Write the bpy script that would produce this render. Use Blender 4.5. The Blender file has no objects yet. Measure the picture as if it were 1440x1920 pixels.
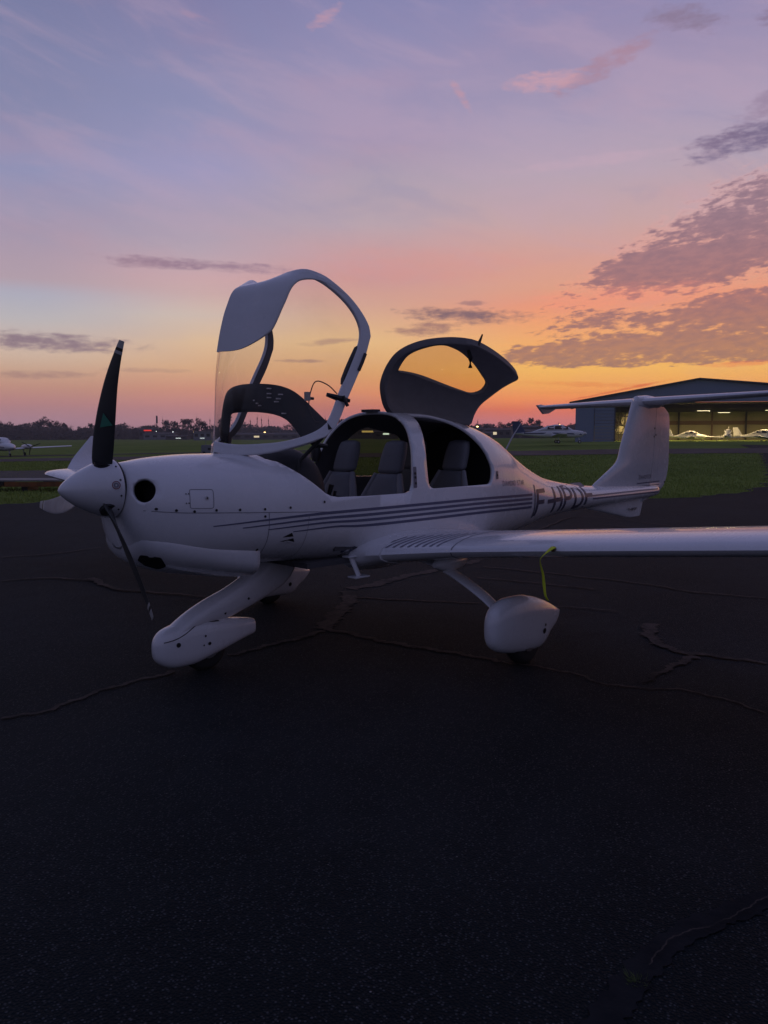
import bpy, bmesh, math, random
import numpy as np
from mathutils import Vector, Matrix
random.seed(4); rng = np.random.default_rng(4)
sc = bpy.context.scene
COL = sc.collection
R_ = math.radians
PI = math.pi

# ------------------------------------------------------------------ camera
CX, CY, CZ = -2.0527, -4.7756, 1.6188
YAW, PITCH, ROLL = R_(44.793), R_(-5.396), R_(-0.084)
cd = bpy.data.cameras.new('camera'); cam = bpy.data.objects.new('camera', cd); COL.objects.link(cam)
fw = Vector((math.cos(PITCH)*math.cos(YAW), math.cos(PITCH)*math.sin(YAW), math.sin(PITCH)))
rt = fw.cross(Vector((0, 0, 1))).normalized(); up = rt.cross(fw)
r2 = rt*math.cos(ROLL)+up*math.sin(ROLL); u2 = -rt*math.sin(ROLL)+up*math.cos(ROLL)
cam.matrix_world = Matrix(((r2.x, u2.x, -fw.x, CX), (r2.y, u2.y, -fw.y, CY), (r2.z, u2.z, -fw.z, CZ), (0, 0, 0, 1)))
cd.sensor_fit = 'VERTICAL'; cd.sensor_height = 36; cd.sensor_width = 27
cd.lens = 1521.13/1920*36
cd.clip_start = 0.05; cd.clip_end = 6000
sc.camera = cam
FH = Vector((math.cos(YAW), math.sin(YAW), 0)); RH = Vector((math.sin(YAW), -math.cos(YAW), 0))

# ------------------------------------------------------------------ view
sc.view_settings.view_transform = 'Standard'; sc.view_settings.look = 'None'
sc.view_settings.exposure = 0; sc.view_settings.gamma = 1; sc.view_settings.use_curve_mapping = False
sc.render.engine = 'CYCLES'
sc.cycles.max_bounces = 8; sc.cycles.transparent_max_bounces = 12
sc.cycles.use_denoising = True

# ------------------------------------------------------------------ node helpers
def lin(c):
    return tuple(((v/255)/12.92 if v/255 <= .04045 else ((v/255+.055)/1.055)**2.4) for v in c)
class NT:
    def __init__(s, tree): s.t = tree; s.n = tree.nodes; s.l = tree.links
    def put(s, sock, v):
        if isinstance(v, bpy.types.NodeSocket): s.l.new(v, sock)
        elif v is not None: sock.default_value = v
    def m(s, op, a, b=None, c=None, clamp=False):
        n = s.n.new('ShaderNodeMath'); n.operation = op; n.use_clamp = clamp
        s.put(n.inputs[0], a)
        if b is not None: s.put(n.inputs[1], b)
        if c is not None: s.put(n.inputs[2], c)
        return n.outputs[0]
    def add(s, a, b): return s.m('ADD', a, b)
    def sub(s, a, b): return s.m('SUBTRACT', a, b)
    def mul(s, a, b): return s.m('MULTIPLY', a, b)
    def sm(s, x, lo, hi):            # smoothstep, lo may exceed hi
        n = s.n.new('ShaderNodeMapRange'); n.interpolation_type = 'SMOOTHSTEP'
        s.put(n.inputs['Value'], x); a, b, o0, o1 = lo, hi, 0.0, 1.0
        if not isinstance(lo, bpy.types.NodeSocket) and not isinstance(hi, bpy.types.NodeSocket) and lo > hi: a, b, o0, o1 = hi, lo, 1.0, 0.0
        s.put(n.inputs['From Min'], a); s.put(n.inputs['From Max'], b)
        n.inputs['To Min'].default_value = o0; n.inputs['To Max'].default_value = o1
        return n.outputs['Result']
    def ramp(s, fac, stops, srgb=True):
        n = s.n.new('ShaderNodeValToRGB'); s.put(n.inputs[0], fac); e = n.color_ramp.elements
        while len(e) > 1: e.remove(e[-1])
        e[0].position = stops[0][0]
        for i, (p, c) in enumerate(stops):
            q = e[0] if i == 0 else e.new(p)
            q.color = (*(lin(c) if srgb else c), 1)
        return n.outputs[0]
    def mix(s, f, a, b, mode='MIX'):
        n = s.n.new('ShaderNodeMix'); n.data_type = 'RGBA'; n.blend_type = mode; n.clamp_factor = True
        s.put(n.inputs[0], f)
        for k, v in ((6, a), (7, b)):
            if isinstance(v, tuple) and len(v) == 3: v = (*v, 1)
            s.put(n.inputs[k], v)
        return n.outputs[2]
    def noise(s, vec, scale, detail=3, rough=.5, dim='3D', dist=0.0):
        n = s.n.new('ShaderNodeTexNoise'); n.noise_dimensions = dim; s.put(n.inputs['Vector'], vec)
        n.inputs['Scale'].default_value = scale; n.inputs['Detail'].default_value = detail
        n.inputs['Roughness'].default_value = rough; n.inputs['Distortion'].default_value = dist
        return n.outputs[0]
    def comb(s, x, y, z=0.0):
        n = s.n.new('ShaderNodeCombineXYZ'); s.put(n.inputs[0], x); s.put(n.inputs[1], y); s.put(n.inputs[2], z); return n.outputs[0]

# ------------------------------------------------------------------ dusk sky (after sunset: no sun disc, no sun lamp)
world = bpy.data.worlds.new('World'); sc.world = world; world.use_nodes = True
w = NT(world.node_tree); w.n.clear()
tc = w.n.new('ShaderNodeTexCoord'); sp = w.n.new('ShaderNodeSeparateXYZ'); w.l.new(tc.outputs['Generated'], sp.inputs[0])
dx, dy, dz = sp.outputs
fc = w.add(w.mul(dx, FH.x), w.mul(dy, FH.y)); sr = w.add(w.mul(dx, RH.x), w.mul(dy, RH.y))
az = w.mul(w.m('ARCTAN2', sr, fc), 57.29578)                 # degrees to the right of the view
el = w.mul(w.m('ARCSINE', dz), 57.29578)
e01 = w.m('DIVIDE', el, 90.0, clamp=True)
def stops(l): return [(d/90.0, c) for d, c in l]
rL = w.ramp(e01, stops([(0.01, (161, 129, 145)), (1.05, (179, 138, 151)), (2.22, (193, 140, 138)), (3.11, (199, 150, 133)), (3.99, (205, 165, 141)), (5.15, (211, 184, 165)), (6.02, (205, 184, 174)), (7.43, (190, 184, 187)), (8.98, (176, 175, 191)), (9.83, (181, 161, 173)), (10.94, (178, 158, 173)), (12.98, (165, 153, 176)), (16.29, (148, 149, 184)), (19.43, (136, 138, 173)), (25.3, (122, 126, 164)), (33, (111, 120, 160)), (60, (86, 96, 140)), (90, (72, 84, 130))]))
rK = w.ramp(e01, stops([(0.01, (166, 124, 140)), (0.96, (184, 135, 145)), (2.04, (203, 141, 137)), (3.12, (213, 150, 126)), (4.56, (221, 174, 136)), (6.33, (224, 189, 155)), (8.08, (212, 191, 178)), (9.47, (206, 174, 173)), (10.5, (206, 170, 174)), (12.18, (184, 166, 180)), (14.49, (173, 159, 181)), (17.06, (159, 154, 191)), (20.73, (145, 145, 181)), (26.36, (131, 128, 168)), (33, (120, 121, 161)), (60, (86, 96, 140)), (90, (72, 84, 130))]))
rC = w.ramp(e01, stops([(0.01, (184, 122, 136)), (0.98, (207, 129, 129)), (1.91, (214, 128, 107)), (2.83, (230, 147, 106)), (4.3, (226, 166, 112)), (6.48, (233, 189, 137)), (8.98, (213, 166, 149)), (10.73, (208, 153, 149)), (12.46, (203, 160, 162)), (14.15, (189, 167, 176)), (16.78, (176, 161, 178)), (19.31, (166, 151, 180)), (23.51, (152, 145, 181)), (26.86, (136, 134, 175)), (33, (126, 126, 166)), (60, (88, 97, 141)), (90, (72, 84, 130))]))
rR = w.ramp(e01, stops([(0.01, (195, 120, 126)), (0.96, (221, 128, 124)), (1.69, (242, 125, 93)), (2.42, (255, 152, 92)), (3.51, (250, 176, 96)), (4.59, (250, 190, 102)), (6.38, (246, 176, 112)), (8.67, (238, 155, 123)), (9.88, (226, 162, 137)), (11.59, (219, 162, 149)), (13.94, (202, 167, 168)), (16.85, (185, 166, 181)), (19.96, (173, 158, 184)), (23.77, (158, 145, 178)), (26.52, (143, 138, 178)), (33, (132, 130, 170)), (60, (90, 98, 142)), (90, (72, 84, 130))]))
rB = w.ramp(e01, stops([(0, (90,86,104)), (4, (92,92,116)), (10, (90,94,122)), (25, (84,91,124)), (50, (74,88,128)), (90, (74,86,130))]))
col = w.mix(w.sm(az, -24, -11), rL, rK)
col = w.mix(w.sm(az, -14, 0), col, rC)
col = w.mix(w.sm(az, -2, 12), col, rR)
col = w.mix(w.sm(w.m('ABSOLUTE', w.sub(az, 4.0)), 30, 92), col, rB)
# broad soft mottling
pl = w.m('ADD', w.m('MAXIMUM', dz, 0.0), 0.06)
px_ = w.m('DIVIDE', sr, pl); py_ = w.m('DIVIDE', fc, pl)
n0 = w.noise(w.comb(w.mul(az, .05), w.mul(el, .16)), 1.3, 4, .55)
col = w.mix(w.mul(w.sm(n0, .5, .72), .35), col, w.mix(.3, col, lin((225,150,150))))
col = w.mix(w.mul(w.sm(n0, .5, .28), .22), col, w.mix(.5, col, lin((150,150,190))))
nV = w.noise(w.comb(w.mul(az, .055), w.add(w.mul(el, .20), w.mul(az, .05)), 12.0), 1.6, 6, .6, dist=.6)
col = w.mix(w.mul(w.mul(w.sm(nV, .46, .68), w.sm(el, 8, 15)), .24), col, lin((196, 166, 186)))
col = w.mix(w.mul(w.mul(w.sm(nV, .50, .32), w.sm(el, 10, 18)), .22), col, lin((132, 138, 178)))
# dark altocumulus field on the right, broken at its rim, solid towards its base
def blob(u0, v0, du, dv, k=0.0, soft=1.7, core=.15):
    a = math.degrees(math.atan((u0-720)/1521.0)); b = math.degrees(math.atan2((960-v0)/1521.0, 1/math.cos(R_(a))))-5.4*math.cos(R_(a))
    ww = du/29.0; hh = dv/28.5; u = w.m('DIVIDE', w.sub(az, a), ww); v = w.m('DIVIDE', w.sub(w.sub(el, b), w.mul(w.sub(az, a), k)), hh)
    return w.sm(w.add(w.mul(u, u), w.mul(v, v)), soft, core)
reg = w.m('MINIMUM', 1.0, w.add(w.add(blob(1420, 440, 350, 140, .30), blob(1300, 590, 360, 95, .0)), blob(1180, 660, 330, 42)))
el = w.add(el, w.mul(w.sub(w.noise(w.comb(w.mul(az, .35), 0.0, 2.0), 1.0, 4, .55), .5), .9))
base = w.sm(el, 3.9, 4.75)
reg = w.mul(reg, base)
el = w.mul(dz, 1.0); el = w.mul(w.m('ARCSINE', dz), 57.29578)
nA = w.noise(w.comb(w.mul(px_, 1.0), w.mul(py_, 1.35), 3.3), 2.6, 4, .55, dist=.2)
nB = w.noise(w.comb(w.mul(az, .16), w.mul(el, .42), 7.7), 1.1, 5, .6)
nC = w.noise(w.comb(w.mul(az, 1.2), w.add(w.mul(el, 3.6), w.mul(az, -.35)), 1.7), 1.0, 5, .58)
nS = w.add(w.add(w.mul(nA, .24), w.mul(nB, .30)), w.mul(nC, .54))
low = w.mul(w.sm(el, 8.2, 5.4), w.sm(az, 3, 11))
mass = w.add(w.add(w.mul(blob(1385, 425, 235, 78, .28), .150), w.mul(blob(1430, 572, 150, 30), .17)), w.add(w.mul(blob(1190, 664, 330, 27), .165), w.mul(blob(1260, 618, 260, 40), .10)))
mass = w.add(mass, w.mul(blob(1225, 500, 120, 28, .1), .12))
gap = w.mul(blob(1240, 556, 160, 14, .05), .05)
thr = w.sub(w.add(w.sub(.812, w.mul(reg, .24)), gap), mass)
cA = w.mul(w.sm(w.sub(nS, thr), -.03, .085), w.sm(reg, .02, .2))
cvar = w.sm(nC, .35, .7)
cloudc = w.ramp(e01, stops([(3.5, (150,104,100)), (5.5, (150,108,108)), (8, (136,104,114)), (13, (120,102,124)), (20, (132,116,144)), (30, (140,124,154))]))
edgec = w.ramp(e01, stops([(3.5, (255,190,96)), (6, (252,176,104)), (9, (248,158,124)), (14, (226,170,166)), (25, (206,168,180))]))
rim = w.mul(w.mul(w.sm(w.sub(nS, thr), -.10, -.01), reg), .38)
col = w.mix(rim, col, edgec)
cloudc = w.mix(w.mul(w.sm(nS, w.add(thr, .02), w.add(thr, .13)), .22), w.mix(.35, cloudc, edgec), cloudc)
cloudc = w.mix(w.mul(cvar, .35), cloudc, lin((112,98,118)))
col = w.mix(w.mul(cA, .95), col, cloudc)
# single streaks and wisps: azimuth, elevation, half width, half height, tilt, strength, tint
STREAKS = [(-22.5, 6.6, 6.5, .75, -.02, .85, (134,112,128)), (-12, 12.0, 7.5, .42, -.03, .8, (150,122,142)), (-15.5, 12.1, 3.5, .4, .0, .6, (150,122,142)),
    (5.6, 8.45, 5.2, .62, -.05, .95, (130,104,112)), (3.0, 7.5, 2.8, .55, .08, .8, (150,112,112)), (-3.8, 6.6, 2.2, .28, .1, .55, (160,124,122)), (-5.6, 5.25, 2.0, .16, .0, .6, (150,118,118)),
    (-23, 4.3, 4.0, .33, .03, .5, (150,116,120)), (-16, 4.6, 3.5, .2, .0, .35, (150,118,122)), (6, 9.3, 1.2, .22, .0, .6, (136,108,118)),
    (24, 21.0, 4.6, 1.1, .18, .95, (122,108,138)), (21.5, 20.6, 2.0, .55, .1, .7, (128,110,138)), (25.5, 23.8, 3.4, 1.3, .3, .55, (140,120,148)), (14.6, 26.0, 3.6, .9, .35, .7, (170,132,150)), (11, 25.0, 3.0, .8, .05, .75, (206,160,172)),
    (19.5, 29.2, 2.6, 1.0, -.2, .7, (136,118,142)), (25.5, 29.5, 2.2, .9, .0, .7, (132,114,140)), (-4, 29.4, 1.2, .6, .5, .6, (196,152,168)), (5.2, 24.0, .8, .6, -1.0, .5, (206,152,160)), (-12.6, 29.6, 1.4, .3, -.2, .35, (184,148,168)),
    (14, 3.55, 5.2, .22, -.05, .5, (238,140,84)), (16.0, 3.15, 3.6, .10, .2, .75, (226,110,70)), (13, 3.0, 4.4, .18, .0, .3, (240,150,84)), (23.5, 5.0, 2.8, .22, .02, .6, (236,128,90)),
    (14, 19.3, 6.0, .5, .05, .22, (216,176,190)), (3, 12.0, 9, 1.4, .0, .16, (226,146,140)), (16, 9.8, 7, .9, .05, .3, (248,150,130))]
nT = w.noise(w.comb(w.mul(az, .55), w.mul(el, 2.2), 4.0), 1.0, 5, .6)
nU = w.noise(w.comb(w.mul(az, 1.3), w.mul(el, 3.0), 9.0), 1.0, 4, .6)
tn = w.add(w.mul(nT, .6), w.mul(nU, .4))
def tru(a, b):                     # the list's elevations were read on a flat scale
    v_ = 816-b*26.55; h = 1/math.cos(R_(a)); return math.degrees(math.atan2((960-v_)/1521.0, h))-5.4*math.cos(R_(a))
for a, b, ww, hh, k, st, c in STREAKS:
    b = tru(a, b); hh = hh*(1-.006*b)
    u = w.m('DIVIDE', w.sub(az, a), ww)
    v = w.m('DIVIDE', w.sub(w.sub(el, b), w.mul(w.sub(az, a), k)), hh)
    g = w.sub(1.0, w.add(w.mul(u, u), w.mul(v, v)))
    q = w.add(w.mul(g, .5), w.mul(w.sub(tn, .5), 2.2))
    f = w.mul(w.mul(w.sm(q, -.05, .65), w.sm(g, -1.2, .1)), st)
    col = w.mix(f, col, lin(c))
col = w.mix(w.sm(el, 0, -6), col, lin((40, 38, 52)))
bg = w.n.new('ShaderNodeBackground'); w.l.new(col, bg.inputs[0]); bg.inputs[1].default_value = 1.0
wo = w.n.new('ShaderNodeOutputWorld'); w.l.new(bg.outputs[0], wo.inputs[0])
world.cycles.sampling_method = 'MANUAL'; world.cycles.sample_map_resolution = 1024

# ------------------------------------------------------------------ materials
MATS = {}
def mat(name, base, rough=.5, metal=0.0, coat=0.0, noise=None, bump=None, spec=.5, emit=None, estr=0.0, rvar=None):
    """noise=(scale, amount, second colour); bump=(scale, strength, distance)"""
    if name in MATS: return MATS[name]
    m = bpy.data.materials.new(name); m.use_nodes = True; t = NT(m.node_tree)
    b = t.n['Principled BSDF']
    b.inputs['Base Color'].default_value = (*base, 1); b.inputs['Roughness'].default_value = rough
    b.inputs['Metallic'].default_value = metal; b.inputs['Coat Weight'].default_value = coat; b.inputs['Coat Roughness'].default_value = .08
    b.inputs['Specular IOR Level'].default_value = spec
    tcn = t.n.new('ShaderNodeTexCoord'); vec = tcn.outputs['Object']
    if noise:
        f = t.noise(vec, noise[0], 5, .6)
        c = t.mix(t.mul(t.sm(f, .35, .7), noise[1]), base, noise[2])
        t.l.new(c, b.inputs['Base Color'])
    if rvar:
        f = t.noise(vec, rvar[0], 4, .6); t.l.new(t.add(t.mul(f, rvar[1]), rough-rvar[1]*.5), b.inputs['Roughness'])
    if bump:
        bn = t.n.new('ShaderNodeBump'); bn.inputs['Strength'].default_value = bump[1]; bn.inputs['Distance'].default_value = bump[2]
        t.l.new(t.noise(vec, bump[0], 4, .6), bn.inputs['Height']); t.l.new(bn.outputs[0], b.inputs['Normal'])
    if emit:
        b.inputs['Emission Color'].default_value = (*emit, 1); b.inputs['Emission Strength'].default_value = estr
    MATS[name] = m
    return m
white = mat('white_gelcoat', (.76,.77,.80), .27, coat=.7, noise=(2.3, .4, (.66,.67,.68)), rvar=(6, .16), bump=(1.6, .14, .01))
white_b = mat('white_paint', (.72,.73,.75), .45, noise=(3, .4, (.6,.6,.6)))
white_y = mat('off_white_paint', (.70,.69,.66), .4, noise=(3, .4, (.6,.58,.53)))
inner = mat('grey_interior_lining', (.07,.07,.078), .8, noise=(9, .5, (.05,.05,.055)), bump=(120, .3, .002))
lining = mat('textured_grey_door_lining', (.19,.185,.19), .75, noise=(14, .5, (.15,.145,.15)), bump=(90, .4, .003))
black = mat('black_plastic', (.012,.012,.014), .5)
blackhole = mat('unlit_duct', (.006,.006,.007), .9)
dashm = mat('black_glareshield', (.012,.012,.015), .62, bump=(200, .3, .001))
rubber = mat('tyre_rubber', (.018,.018,.018), .8, bump=(60, .3, .002))
stripe = mat('blue_grey_stripe', (.115,.125,.20), .4)
letter = mat('dark_lettering', (.075,.08,.125), .4)
letter_s = mat('small_grey_lettering', (.22,.22,.26), .45)
bladem = mat('blade_front_paint', (.042,.045,.046), .42, coat=.25, noise=(5, .5, (.03,.032,.03)))
bladew = mat('worn_white_blade_paint', (.5,.5,.48), .5, noise=(18, .6, (.3,.3,.3)))
bladeg = mat('skylit_blade_face', (.30,.31,.33), .45, noise=(12, .6, (.2,.2,.21)))  # paler blade colour for the third blade: sky sheen put into the paint
seatm = mat('grey_leather', (.13,.135,.15), .55, noise=(12, .4, (.10,.105,.12)), bump=(70, .35, .003))
seatl = mat('pale_leather_bolster', (.2,.2,.215), .55, bump=(70, .3, .003))
metal = mat('brushed_steel', (.45,.45,.46), .35, metal=1)
redm = mat('dark_red_decal', (.22,.04,.05), .5)
greenm = mat('green_decal', (.05,.26,.17), .5)
yellow = mat('fluorescent_yellow_webbing', (.62,.72,.03), .7, bump=(300, .3, .001))
panelgap = mat('panel_gap', (.24,.24,.27), .8)
tan = mat('worn_step_grip', (.20,.20,.26), .8)

def glass(name, tint, rough=0.0, refl=1.0):
    m = bpy.data.materials.new(name); m.use_nodes = True; t = NT(m.node_tree); t.n.clear()
    tr = t.n.new('ShaderNodeBsdfTransparent'); tr.inputs[0].default_value = (*tint, 1)
    gl = t.n.new('ShaderNodeBsdfGlossy'); gl.inputs['Roughness'].default_value = rough; gl.inputs[0].default_value = (1, 1, 1, 1)
    lw = t.n.new('ShaderNodeLayerWeight'); lw.inputs[0].default_value = .5
    mx = t.n.new('ShaderNodeMixShader'); t.l.new(t.mul(t.add(t.mul(t.m('POWER', lw.outputs['Facing'], 3.5), .75), .05), refl), mx.inputs[0])
    t.l.new(tr.outputs[0], mx.inputs[1]); t.l.new(gl.outputs[0], mx.inputs[2])
    # faint smears, plus a pale diffuse veil painted for reflection towards grazing angles
    tcn = t.n.new('ShaderNodeTexCoord'); df = t.n.new('ShaderNodeBsdfDiffuse'); df.inputs[0].default_value = (.8, .8, .82, 1)
    mx2 = t.n.new('ShaderNodeMixShader'); f = t.noise(tcn.outputs['Object'], 3.0, 5, .65)
    t.l.new(t.add(t.add(t.mul(t.sm(f, .45, .8), .05), .012), t.mul(t.m('POWER', lw.outputs['Facing'], 3.0), .34)), mx2.inputs[0]); t.l.new(mx.outputs[0], mx2.inputs[1]); t.l.new(df.outputs[0], mx2.inputs[2])
    o = t.n.new('ShaderNodeOutputMaterial'); t.l.new(mx2.outputs[0], o.inputs[0])
    return m
acrylic = glass('clear_acrylic', (.965,.955,.94), .01, .55)
smoked = glass('smoked_acrylic', (.50,.45,.33), .01, .6)
amberg = glass('warm_tinted_acrylic', (.86,.74,.55), .01, .4)

# ------------------------------------------------------------------ object helpers
def link(o, parent=None):
    COL.objects.link(o)
    if parent is not None:
        o.parent = parent
    return o
def thing(name, label, cat, loc=(0, 0, 0), rz=0.0, group=None, parent=None):
    o = bpy.data.objects.new(name, None); o.location = loc; o.rotation_euler = (0, 0, rz); o.empty_display_size = .2
    COL.objects.link(o); o['label'] = label; o['category'] = cat
    if group: o['group'] = group
    return o
def tag(o, label, cat, group=None):
    o['label'] = label; o['category'] = cat
    if group: o['group'] = group
    return o
def mesh(name, verts, faces, m, parent=None, smooth=True, angle=40, off=None, mi=None):
    me = bpy.data.meshes.new(name)
    me.from_pydata([tuple(v) for v in verts], [], [tuple(f) for f in faces])
    mats = m if isinstance(m, (list, tuple)) else [m]
    for q in mats: me.materials.append(q)
    if mi is not None: me.polygons.foreach_set('material_index', mi)
    bm = bmesh.new(); bm.from_mesh(me); bmesh.ops.recalc_face_normals(bm, faces=bm.faces); bm.to_mesh(me); bm.free()
    if smooth:
        me.shade_smooth(); me.set_sharp_from_angle(angle=R_(angle))
    o = bpy.data.objects.new(name, me); link(o, parent)
    if off is not None: o.location = off
    return o
class MB:
    def __init__(s): s.v = []; s.f = []
    def add(s, v, f):
        k = len(s.v); s.v += [tuple(q) for q in v]; s.f += [tuple(i+k for i in q) for q in f]; return s
    def box(s, x0, x1, y0, y1, z0, z1):
        return s.add([(x0,y0,z0),(x1,y0,z0),(x1,y1,z0),(x0,y1,z0),(x0,y0,z1),(x1,y0,z1),(x1,y1,z1),(x0,y1,z1)],
              [(0,3,2,1),(4,5,6,7),(0,1,5,4),(1,2,6,5),(2,3,7,6),(3,0,4,7)])
    def loops(s, L, caps=True, closed=True):
        n = len(L[0]); v = [p for l in L for p in l]; f = []
        assert all(len(q) == n for q in L)
        for i in range(len(L)-1):
            for j in range(n if closed else n-1):
                a, b = i*n+j, i*n+(j+1) % n; f.append((a, b, b+n, a+n))
        if caps and closed:
            f.append(tuple(range(n))[::-1]); f.append(tuple(range((len(L)-1)*n, len(L)*n)))
        return s.add(v, f)
    def tube(s, P, r, n=8, caps=True):
        P = [Vector(p) for p in P]; L = []
        rr = r if isinstance(r, (list, tuple)) else [r]*len(P)
        ref = Vector((0, 0, 1))
        for i, p in enumerate(P):
            d = (P[min(i+1, len(P)-1)]-P[max(i-1, 0)]).normalized()
            a = d.cross(ref)
            if a.length < .05: a = d.cross(Vector((0, 1, 0)))
            a.normalize(); b = d.cross(a)
            L.append([p+a*math.cos(2*PI*k/n)*rr[i]+b*math.sin(2*PI*k/n)*rr[i] for k in range(n)])
        return s.loops(L, caps)
    def etube(s, P, hw, hy, n=16):     # path in the xz-plane (any y), elliptical section: hw in plane, hy along y
        P = [Vector(p) for p in P]; L = []
        for i, p in enumerate(P):
            d = (P[min(i+1, len(P)-1)]-P[max(i-1, 0)]); d.y = 0; d.normalize(); a = Vector((-d.z, 0, d.x))
            L.append([p+a*math.cos(2*PI*k/n)*hw[i]+Vector((0, 1, 0))*math.sin(2*PI*k/n)*hy[i] for k in range(n)])
        return s.loops(L)
    def loft(s, ST, y0=0.0, n=24, e=2.2, axis='x', dyz=None):   # stations (x, ztop, zbot, halfwidth[, exponent])
        L = []
        for q in ST:
            x, zt, zb, hw = q[:4]; ee = q[4] if len(q) > 4 else e; zc = (zt+zb)/2; hh = (zt-zb)/2; l = []
            for k in range(n):
                a = 2*PI*k/n; c, t = math.cos(a), math.sin(a)
                l.append((x, y0+hw*math.copysign(abs(c)**(2/ee), c), zc+hh*math.copysign(abs(t)**(2/ee), t)))
            L.append(l)
        return s.loops(L)
    def build(s, name, m, parent=None, **k): return mesh(name, s.v, s.f, m, parent, **k)
def box_obj(name, b, m, parent=None, bev=0.0):
    o = MB().box(*b).build(name, m, parent, smooth=False)
    if bev:
        bm = bmesh.new(); bm.from_mesh(o.data); bmesh.ops.bevel(bm, geom=bm.edges[:], offset=bev, segments=2, affect='EDGES'); bm.to_mesh(o.data); bm.free()
    return o
def resample(P, n):
    P = [Vector(p) for p in P]; d = [0]
    for a, b in zip(P[:-1], P[1:]): d.append(d[-1]+(b-a).length)
    out = []
    for i in range(n):
        t = d[-1]*i/(n-1); k = 0
        while k < len(P)-2 and d[k+1] < t: k += 1
        out.append(P[k].lerp(P[k+1], (t-d[k])/max(1e-9, d[k+1]-d[k])))
    return out
def smoothline(P, n, it=1):           # Catmull-Rom then arc-length resample
    P = [Vector(p) for p in P]; Q = [P[0]*2-P[1]]+P+[P[-1]*2-P[-2]]; o = []
    for i in range(1, len(Q)-2):
        for k in range(12):
            t = k/12; a, b, c, d = Q[i-1:i+3]
            o.append(.5*((2*b)+(c-a)*t+(2*a-5*b+4*c-d)*t*t+(3*b-a-3*c+d)*t**3))
    o.append(P[-1]); return resample(o, n)

# ------------------------------------------------------------------ terrain
def sstep(x, a, b):
    t = min(1, max(0, (x-a)/(b-a))); return t*t*(3-2*t)
def gz(x, y):
    ex, ey = x-CX, y-CY
    d = ex*FH.x+ey*FH.y; s = ex*RH.x+ey*RH.y; r = math.hypot(d, s)
    if r < 28: return 0.0
    ang = math.degrees(math.atan2(s, d))
    t = math.tan(R_(min(17, max(-25, ang))))
    g = .25+1.6*t
    g = g*(1-sstep(abs(ang), 60, 120))
    return sstep(r, 28, 105)*g
def W(s, d, z=None):
    x = CX+FH.x*d+RH.x*s; y = CY+FH.y*d+RH.y*s
    return Vector((x, y, gz(x, y) if z is None else z))
def S_(u, d): return (u-720)/1521.0*d          # lateral metres of a bearing at that distance

def ground_mat(name, kind):
    m = bpy.data.materials.new(name); m.use_nodes = True; t = NT(m.node_tree); b = t.n['Principled BSDF']
    g = t.n.new('ShaderNodeNewGeometry'); P = g.outputs['Position']
    b.inputs['Roughness'].default_value = .9; bn = t.n.new('ShaderNodeBump')
    if kind == 'asphalt':
        v = t.n.new('ShaderNodeTexVoronoi'); v.inputs['Scale'].default_value = 95; t.l.new(P, v.inputs['Vector'])
        v2 = t.n.new('ShaderNodeTexVoronoi'); v2.inputs['Scale'].default_value = 55; t.l.new(P, v2.inputs['Vector'])
        sepc = t.n.new('ShaderNodeSeparateColor'); t.l.new(v.outputs['Color'], sepc.inputs[0])
        sepd = t.n.new('ShaderNodeSeparateColor'); t.l.new(v2.outputs['Color'], sepd.inputs[0])
        big = t.noise(P, .35, 5, .6); mid = t.noise(P, 2.6, 5, .65)
        c = t.mix(t.sm(big, .35, .65), (.007,.0125,.0155), (.0145,.021,.0255))
        c = t.mix(t.mul(t.sm(mid, .4, .75), .6), c, (.005,.009,.0115))
        st = t.mul(t.sm(sepc.outputs[0], .55, .95), t.sm(v.outputs['Distance'], .55, .2))
        c = t.mix(t.mul(st, .7), c, (.09,.10,.11))
        bright = t.mul(t.sm(sepd.outputs[1], .93, .99), t.sm(v2.outputs['Distance'], .26, .08))
        c = t.mix(t.mul(bright, t.sm(mid, .4, .65)), c, (.26,.26,.26))
        t.l.new(c, b.inputs['Base Color'])
        h = t.add(t.mul(t.m('SUBTRACT', 1.0, v.outputs['Distance']), 1.1), t.mul(mid, .5))
        t.l.new(h, bn.inputs['Height']); bn.inputs['Strength'].default_value = .9; bn.inputs['Distance'].default_value = .008
        b.inputs['Roughness'].default_value = .85; b.inputs['Specular IOR Level'].default_value = .125
    elif kind == 'crack':
        n = t.noise(P, 22, 5, .7)
        nb = t.noise(P, 2.2, 4, .65)
        t.l.new(t.mix(t.sm(nb, .33, .52), (.019,.0205,.0215), t.mix(t.sm(n, .3, .65), (.034,.030,.029), (.085,.070,.062))), b.inputs['Base Color']); b.inputs['Specular IOR Level'].default_value = .125
        t.l.new(n, bn.inputs['Height']); bn.inputs['Strength'].default_value = .5; bn.inputs['Distance'].default_value = .01
    elif kind == 'taxi':
        n = t.noise(P, .3, 5, .7)
        t.l.new(t.mix(t.sm(n, .35, .7), (.050,.046,.048), (.085,.078,.08)), b.inputs['Base Color'])
        b.inputs['Specular IOR Level'].default_value = .125
    else:
        n1 = t.noise(P, .06, 5, .6); n2 = t.noise(P, .9, 6, .7); n3 = t.noise(P, 11, 4, .7)
        c = t.mix(t.sm(n1, .35, .65), (.15,.205,.055), (.205,.26,.07))
        c = t.mix(t.mul(t.sm(n2, .45, .75), .7), c, (.09,.12,.035))
        c = t.mix(t.mul(t.sm(n3, .5, .8), .45), c, (.20,.23,.08))
        t.l.new(c, b.inputs['Base Color']); b.inputs['Specular IOR Level'].default_value = .0
        t.l.new(t.add(n2, n3), bn.inputs['Height']); bn.inputs['Strength'].default_value = .7; bn.inputs['Distance'].default_value = .05
    t.l.new(bn.outputs[0], b.inputs['Normal'])
    return m
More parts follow.
